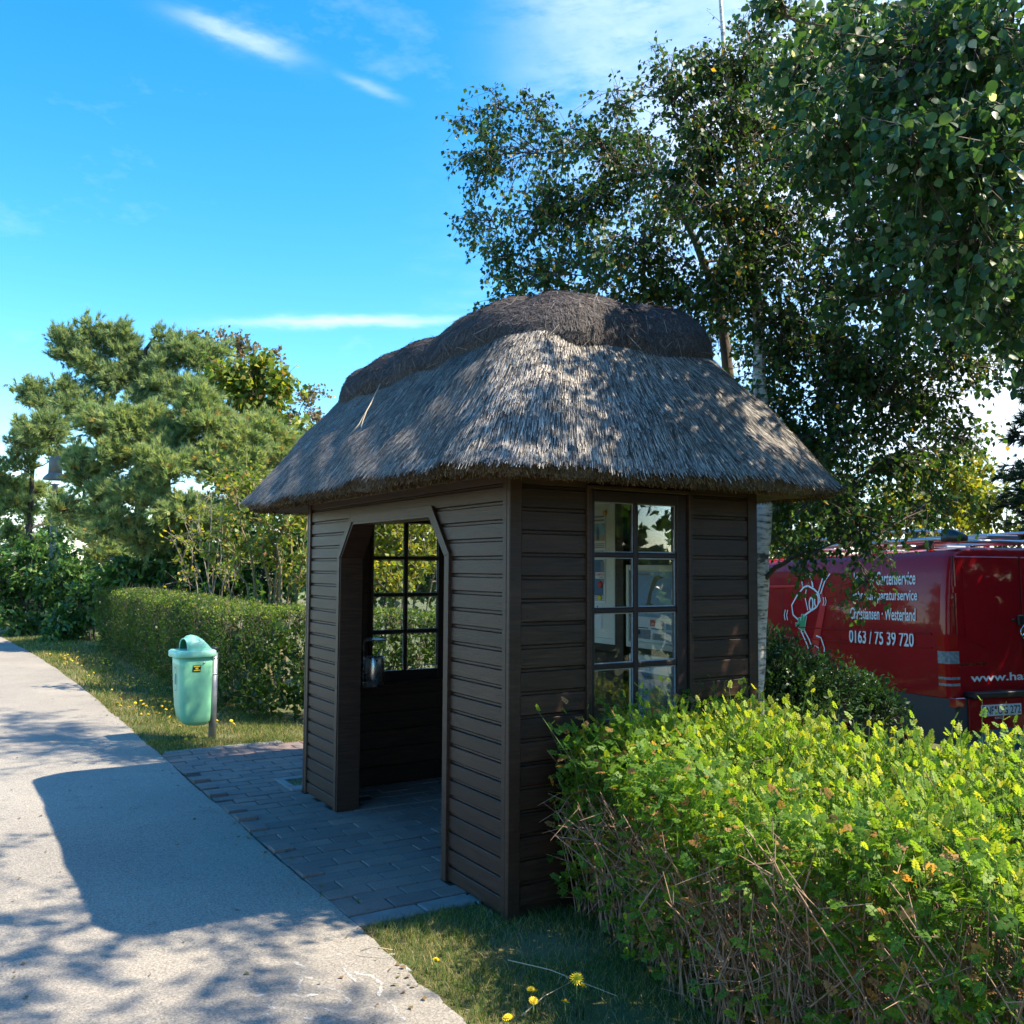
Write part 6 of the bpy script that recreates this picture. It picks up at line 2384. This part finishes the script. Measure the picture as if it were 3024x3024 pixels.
# leafy top: shoots with pinnate leaves along them
n_sh = 4200
sy = rng.uniform(RY0, RY1 + .04, n_sh)
sx = rfx(sy) - .05 + (RX1 + .1 - rfx(sy)) * rng.random(n_sh)
edge = sstep(0, .17, sx - rfx(sy) + .05) * .08
st_ = rose_top(sx, sy) - .10 + edge + rng.normal(size=n_sh) * .035
lean = rng.normal(size=(n_sh, 2)) * .10
SP, SA, SN, SS, STn = [], [], [], [], []
S0, S1 = [], []
shl = rng.uniform(.09, .24, n_sh) * np.where(rng.random(n_sh) < .08, 1.7, 1.0)
base_ = np.column_stack([sx, sy, st_ - .06])
tip_ = base_ + np.column_stack([lean * shl[:, None] * 3, shl])
for q_ in range(7):
    f = (q_ + rng.random(n_sh)) / 7
    p = base_ + (tip_ - base_) * f[:, None]
    az = q_ * 2.4 + rng.random(n_sh) * 1.2 + sx * 50
    el = rng.uniform(.25, .8, n_sh) + .5 * f
    a = np.column_stack([np.cos(az) * np.cos(el), np.sin(az) * np.cos(el), np.sin(el)])
    nn = np.column_stack([-np.cos(az) * np.sin(el), -np.sin(az) * np.sin(el), np.cos(el)]) + rng.normal(size=(n_sh, 3)) * .35
    SP.append(p); SA.append(a); SN.append(nn)
    SS.append(rng.uniform(.036, .062, n_sh) * (1.1 - .35 * f))
    STn.append(np.clip(rng.normal(size=n_sh) * .12 + .50 + .42 * f, 0, .935))  # tint brightens towards the shoot tips to paint the sunlit top
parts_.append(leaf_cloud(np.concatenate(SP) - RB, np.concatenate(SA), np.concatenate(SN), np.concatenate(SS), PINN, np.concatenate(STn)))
S0.append(base_ - (0, 0, .08)); S1.append(tip_)
# leaves on the face towards the path and on the end by the shelter: clumps with gaps
n_cl = 760
fy = rng.uniform(RY0, RY1, n_cl)
fz = rng.uniform(.06, .86, n_cl) ** .8
ok = (np.sin(fy * 7.3 + fz * 5) + np.sin(fy * 3.1 - fz * 9) + rng.normal(size=n_cl) * .9 + 1.7 * (fz - .25)) > -.1
fy, fz = fy[ok], fz[ok]
cc = np.column_stack([rfx(fy) + rng.normal(size=len(fy)) * .05, fy, fz])
n_e = 150
ce = np.column_stack([RX0 + rng.random(n_e) * 1.3, RY1 + rng.normal(size=n_e) * .04, rng.uniform(.05, .9, n_e)])
cc = np.concatenate([cc, ce])
nc_ = 15
i = np.repeat(np.arange(len(cc)), nc_)
P_ = cc[i] + rng.normal(size=(len(i), 3)) * np.array([.055, .07, .07])
A_ = norm(np.column_stack([-np.abs(rng.normal(size=len(i))) - .1, rng.normal(size=len(i)) * .9, rng.normal(size=len(i)) * .6 + .25]))
N_ = norm(np.column_stack([-np.ones(len(i)) * .5, rng.normal(size=len(i)) * .4, np.ones(len(i)) * .9]) + rng.normal(size=(len(i), 3)) * .3)
tt = np.clip(rng.beta(2, 2, len(i)) * .75 + .15, 0, .93)
tt = np.where(rng.random(len(i)) < .10, rng.uniform(.955, 1, len(i)), tt)
parts_.append(leaf_cloud(P_ - RB, A_, N_, rng.uniform(.034, .060, len(i)), PINN, tt))
# scattered and withered leaves within
n_ = 3000
yy_ = rng.uniform(RY0, RY1, n_)
P_ = np.column_stack([rfx(yy_) + (RX1 - rfx(yy_)) * rng.random(n_) ** 1.5, yy_, rng.uniform(.08, .78, n_)])
tt = np.where(rng.random(n_) < .30, rng.uniform(.955, 1, n_), rng.random(n_) * .7)
parts_.append(leaf_cloud(P_ - RB, rand_dirs(n_), rand_dirs(n_) + np.array([0, 0, .5]), rng.uniform(.04, .075, n_), PINN, tt))
V_, F_, T_ = merge(parts_)
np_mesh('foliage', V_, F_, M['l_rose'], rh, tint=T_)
sv, sf = sticks(np.concatenate(S0) - RB, np.concatenate(S1) - RB, .003, .0012, 3)
np_mesh('shoots', sv, sf, M['stem'], rh)

# ------------------------------------------------------------------ grass, dry stalks, dandelions
def blades(x, y, h, w_, tint_, lean_=.35):
    n_ = len(x)
    z = np.maximum(gz(x, y), -.02)
    p = np.column_stack([x, y, z])
    a = rng.uniform(0, 6.28, n_)
    s = np.column_stack([np.cos(a), np.sin(a), np.zeros(n_)]) * (w_ / 2)[:, None]
    ln = rng.normal(size=(n_, 2)) * lean_ * h[:, None]
    m_ = p + np.column_stack([ln * .35, h * .6])
    t_ = p + np.column_stack([ln, h])
    V = np.stack([p - s, p + s, m_ + s * .8, m_ - s * .8, t_], 1)
    F = np.array([(0, 1, 2), (0, 2, 3), (3, 2, 4)])[None] + (np.arange(n_) * 5)[:, None, None]
    return V.reshape(-1, 3), F.reshape(-1, 3), np.repeat(tint_, 5)


def gmask(x, y):
    on_path = x < path_edge(y) + .015 + .02 * np.sin(y * 9)
    on_pave = (y > .40) & (y < 4.79) & (x < 2.5)
    slab = (y > .262) & (y < .4) & (x < .26)
    in_hut = (x > -.03) & (x < HW + .03) & (y > -.02) & (y < HL)
    patch_ = (y > 3.03) & (y < 3.25) & (x > -.03) & (x < 1.8)
    return (~on_path & ~on_pave & ~slab & ~in_hut) | patch_


gparts = []
for (x0, x1, y0, y1, n_, h0, h1, w0, dry) in [(-.68, .95, -3.2, .45, 60000, .012, .060, .0028, .34), (-.03, .9, 3.03, 3.25, 2500, .02, .05, .003, .2), (-.70, .9, 4.75, 9.0, 42000, .015, .065, .0042, .42), (-1.6, .9, 9.0, 20.0, 26000, .03, .10, .008, .38),
                                             (.9, 5.5, -4.5, -.1, 9000, .03, .08, .005, .3), (-7.5, -4.3, -4, 20, 16000, .03, .09, .01, .35)]:
    x, y = rng.uniform(x0, x1, n_), rng.uniform(y0, y1, n_)
    k = gmask(x, y) if x0 > -4 else np.ones(n_, bool)
    x, y = x[k], y[k]
    bare = np.sin(x * 5.1 + y * 3.7) * np.sin(x * 2.3 - y * 4.9) + rng.normal(size=len(x)) * .35
    k = bare > -.55
    x, y, bare = x[k], y[k], bare[k]
    d_ = rng.random(len(x)) < dry * (1.0 + .5 * (bare < .1))
    t_ = np.where(d_, rng.uniform(.80, 1, len(x)), rng.random(len(x)) * .76)
    gparts.append(blades(x, y, rng.uniform(h0, h1, len(x)) * np.where(d_, .75, 1.0), rng.uniform(.7, 1.3, len(x)) * w0, t_, .55))
# tufts in the joint between asphalt and pavers
x = -.664 + rng.normal(size=900) * .010
y = rng.uniform(.45, 4.7, 900)
k = np.sin(y * 11) + np.sin(y * 4.3) + rng.normal(size=900) * .4 > .7
x, y = x[k], y[k]
gv = blades(x, y, rng.uniform(.01, .03, len(x)), np.full(len(x), .003), rng.random(len(x)) * .7, .6)
gparts.append(gv)
V_, F_, T_ = merge(gparts)
tag(np_mesh('grass', V_, F_, M['l_grass'], tint=T_), 'short dry and green grass along the path and hedges', 'grass', kind='stuff')

# litter of small dry leaves on asphalt and pavers, thickest along the edge
n_ = 420
y = rng.uniform(-2.5, 9, n_)
x = path_edge(y) + np.where(rng.random(n_) < .6, rng.normal(size=n_) * .07, rng.uniform(-1.6, .6, n_))
k = ~((x > -.03) & (y < HL + .05) & ((y < DY0) | (y > DY1)))
x, y = x[k], y[k]
n_ = len(x)
a_ = rng.uniform(0, 6.28, n_)
V_, F_, T_ = leaf_cloud(np.column_stack([x, y, np.full(n_, .006)]), np.column_stack([np.cos(a_), np.sin(a_), rng.uniform(-.1, .25, n_)]), np.column_stack([rng.normal(size=n_) * .3, rng.normal(size=n_) * .3, np.ones(n_)]), rng.uniform(.012, .030, n_), KITE, rng.random(n_))
tag(np_mesh('fallen_leaves', V_, F_, M['l_rust'], tint=T_), 'scattered small dry leaves along the asphalt edge', 'leaf litter', kind='stuff')

# fallen stalks on the near grass
for i, (a_, b_, lab) in enumerate([((1500, 2835), (1824, 2950), 'long bent dry twig on the grass under the rose hedge'), ((1540, 3000), (1700, 2900), 'short dry twig at the bottom edge below the dandelions'), ((1065, 2809), (1160, 2812), 'thin dry stalk lying across the asphalt edge')]):
    s_ = 1932 / 3024
    p, q_ = at_z(a_[0] * s_, a_[1] * s_, .02), at_z(b_[0] * s_, b_[1] * s_, .03)
    b = MB()
    b.tube([p, p * .6 + q_ * .4 + (0, 0, .02), q_ + (0, 0, .01)], [.0022, .002, .0012], 5)
    tag(b.build('dry_twig', M['reed'], None), lab, 'twig')


def dandelion_meshes():
    st = MB()
    st.tube([(0, 0, 0), (.004, .002, .5), (0, 0, 1.0)], .0022, 5)
    hd_ = MB()
    for ring_, (r, zt, np_l) in enumerate(((.020, .004, 16), (.015, .009, 12), (.008, .012, 8))):
        for k in range(np_l):
            a = 2 * math.pi * (k + .5 * ring_) / np_l
            a0, a1 = a - math.pi / np_l * .9, a + math.pi / np_l * .9
            hd_.add([(0, 0, .001 + .002 * ring_), (r * .6 * math.cos(a0), r * .6 * math.sin(a0), zt), (r * math.cos(a), r * math.sin(a), zt), (r * .6 * math.cos(a1), r * .6 * math.sin(a1), zt)], [(0, 1, 2, 3)])
    hd_.tube([(0, 0, -.008), (0, 0, .002)], [.004, .007], 8, mi=1)
    a, b_ = st.mesh('stem'), hd_.mesh('flower_head')
    a.materials.append(M['stem'])
    b_.materials.append(M['petal'])
    b_.materials.append(M['stem'])
    return a, b_


dst, dhd = dandelion_meshes()


def dandelion(p, h, s, label, group):
    r_ = empty('dandelion', p)
    tag(r_, label, 'flower', group)
    a = link('stem', dst, M['stem'], r_)
    a.scale = (1, 1, h)
    b_ = link('flower_head', dhd, M['petal'], r_)
    b_.location = (0, 0, h)
    b_.scale = (s, s, s)
    b_.rotation_euler = (rng.normal() * .35, rng.normal() * .35 - .15, rng.random() * 6)


near = [((1703, 2892), .13, 1.15, 'largest yellow dandelion beside the foot of the rose hedge'), ((1722, 2914), .10, .7, 'small yellow dandelion just right of the largest one'), ((1568, 2924), .09, .75, 'upper left dandelion of a pair on the near grass'), ((1580, 2929), .08, .65, 'lower right dandelion of a pair on the near grass'),
        ((1575, 2957), .07, .8, 'yellow dandelion below the pair on the near grass'), ((1669, 2960), .08, .7, 'yellow dandelion right of the dry twig'), ((1288, 2836), .04, .7, 'lone yellow dandelion in the middle of the near grass'), ((1500, 3008), .06, .9, 'yellow dandelion at the bottom edge of the picture')]
for (px, h, s, lab) in near:
    s_ = 1932 / 3024
    p = at_z(px[0] * s_, px[1] * s_, h)
    dandelion((float(p[0]), float(p[1]), -.02), h + .02, s * 1.25, lab, None)
cnt = 0
while cnt < 150:
    y = 4.9 + 10.5 * rng.random() ** 1.1
    x = float(path_edge(y)) + .10 + rng.random() * (.85 if y < 6 else .72)
    if not gmask(np.array([x]), np.array([y]))[0]:
        continue
    if math.sin(y * 2.1 + x * 3) + rng.normal() * .5 < -.1:
        continue
    dandelion((x, float(y), -.02), float(rng.uniform(.05, .12)), float(rng.uniform(.8, 1.2)), 'small yellow dandelion in the grass strip along the clipped hedge', 'dandelions along the clipped hedge')
    cnt += 1
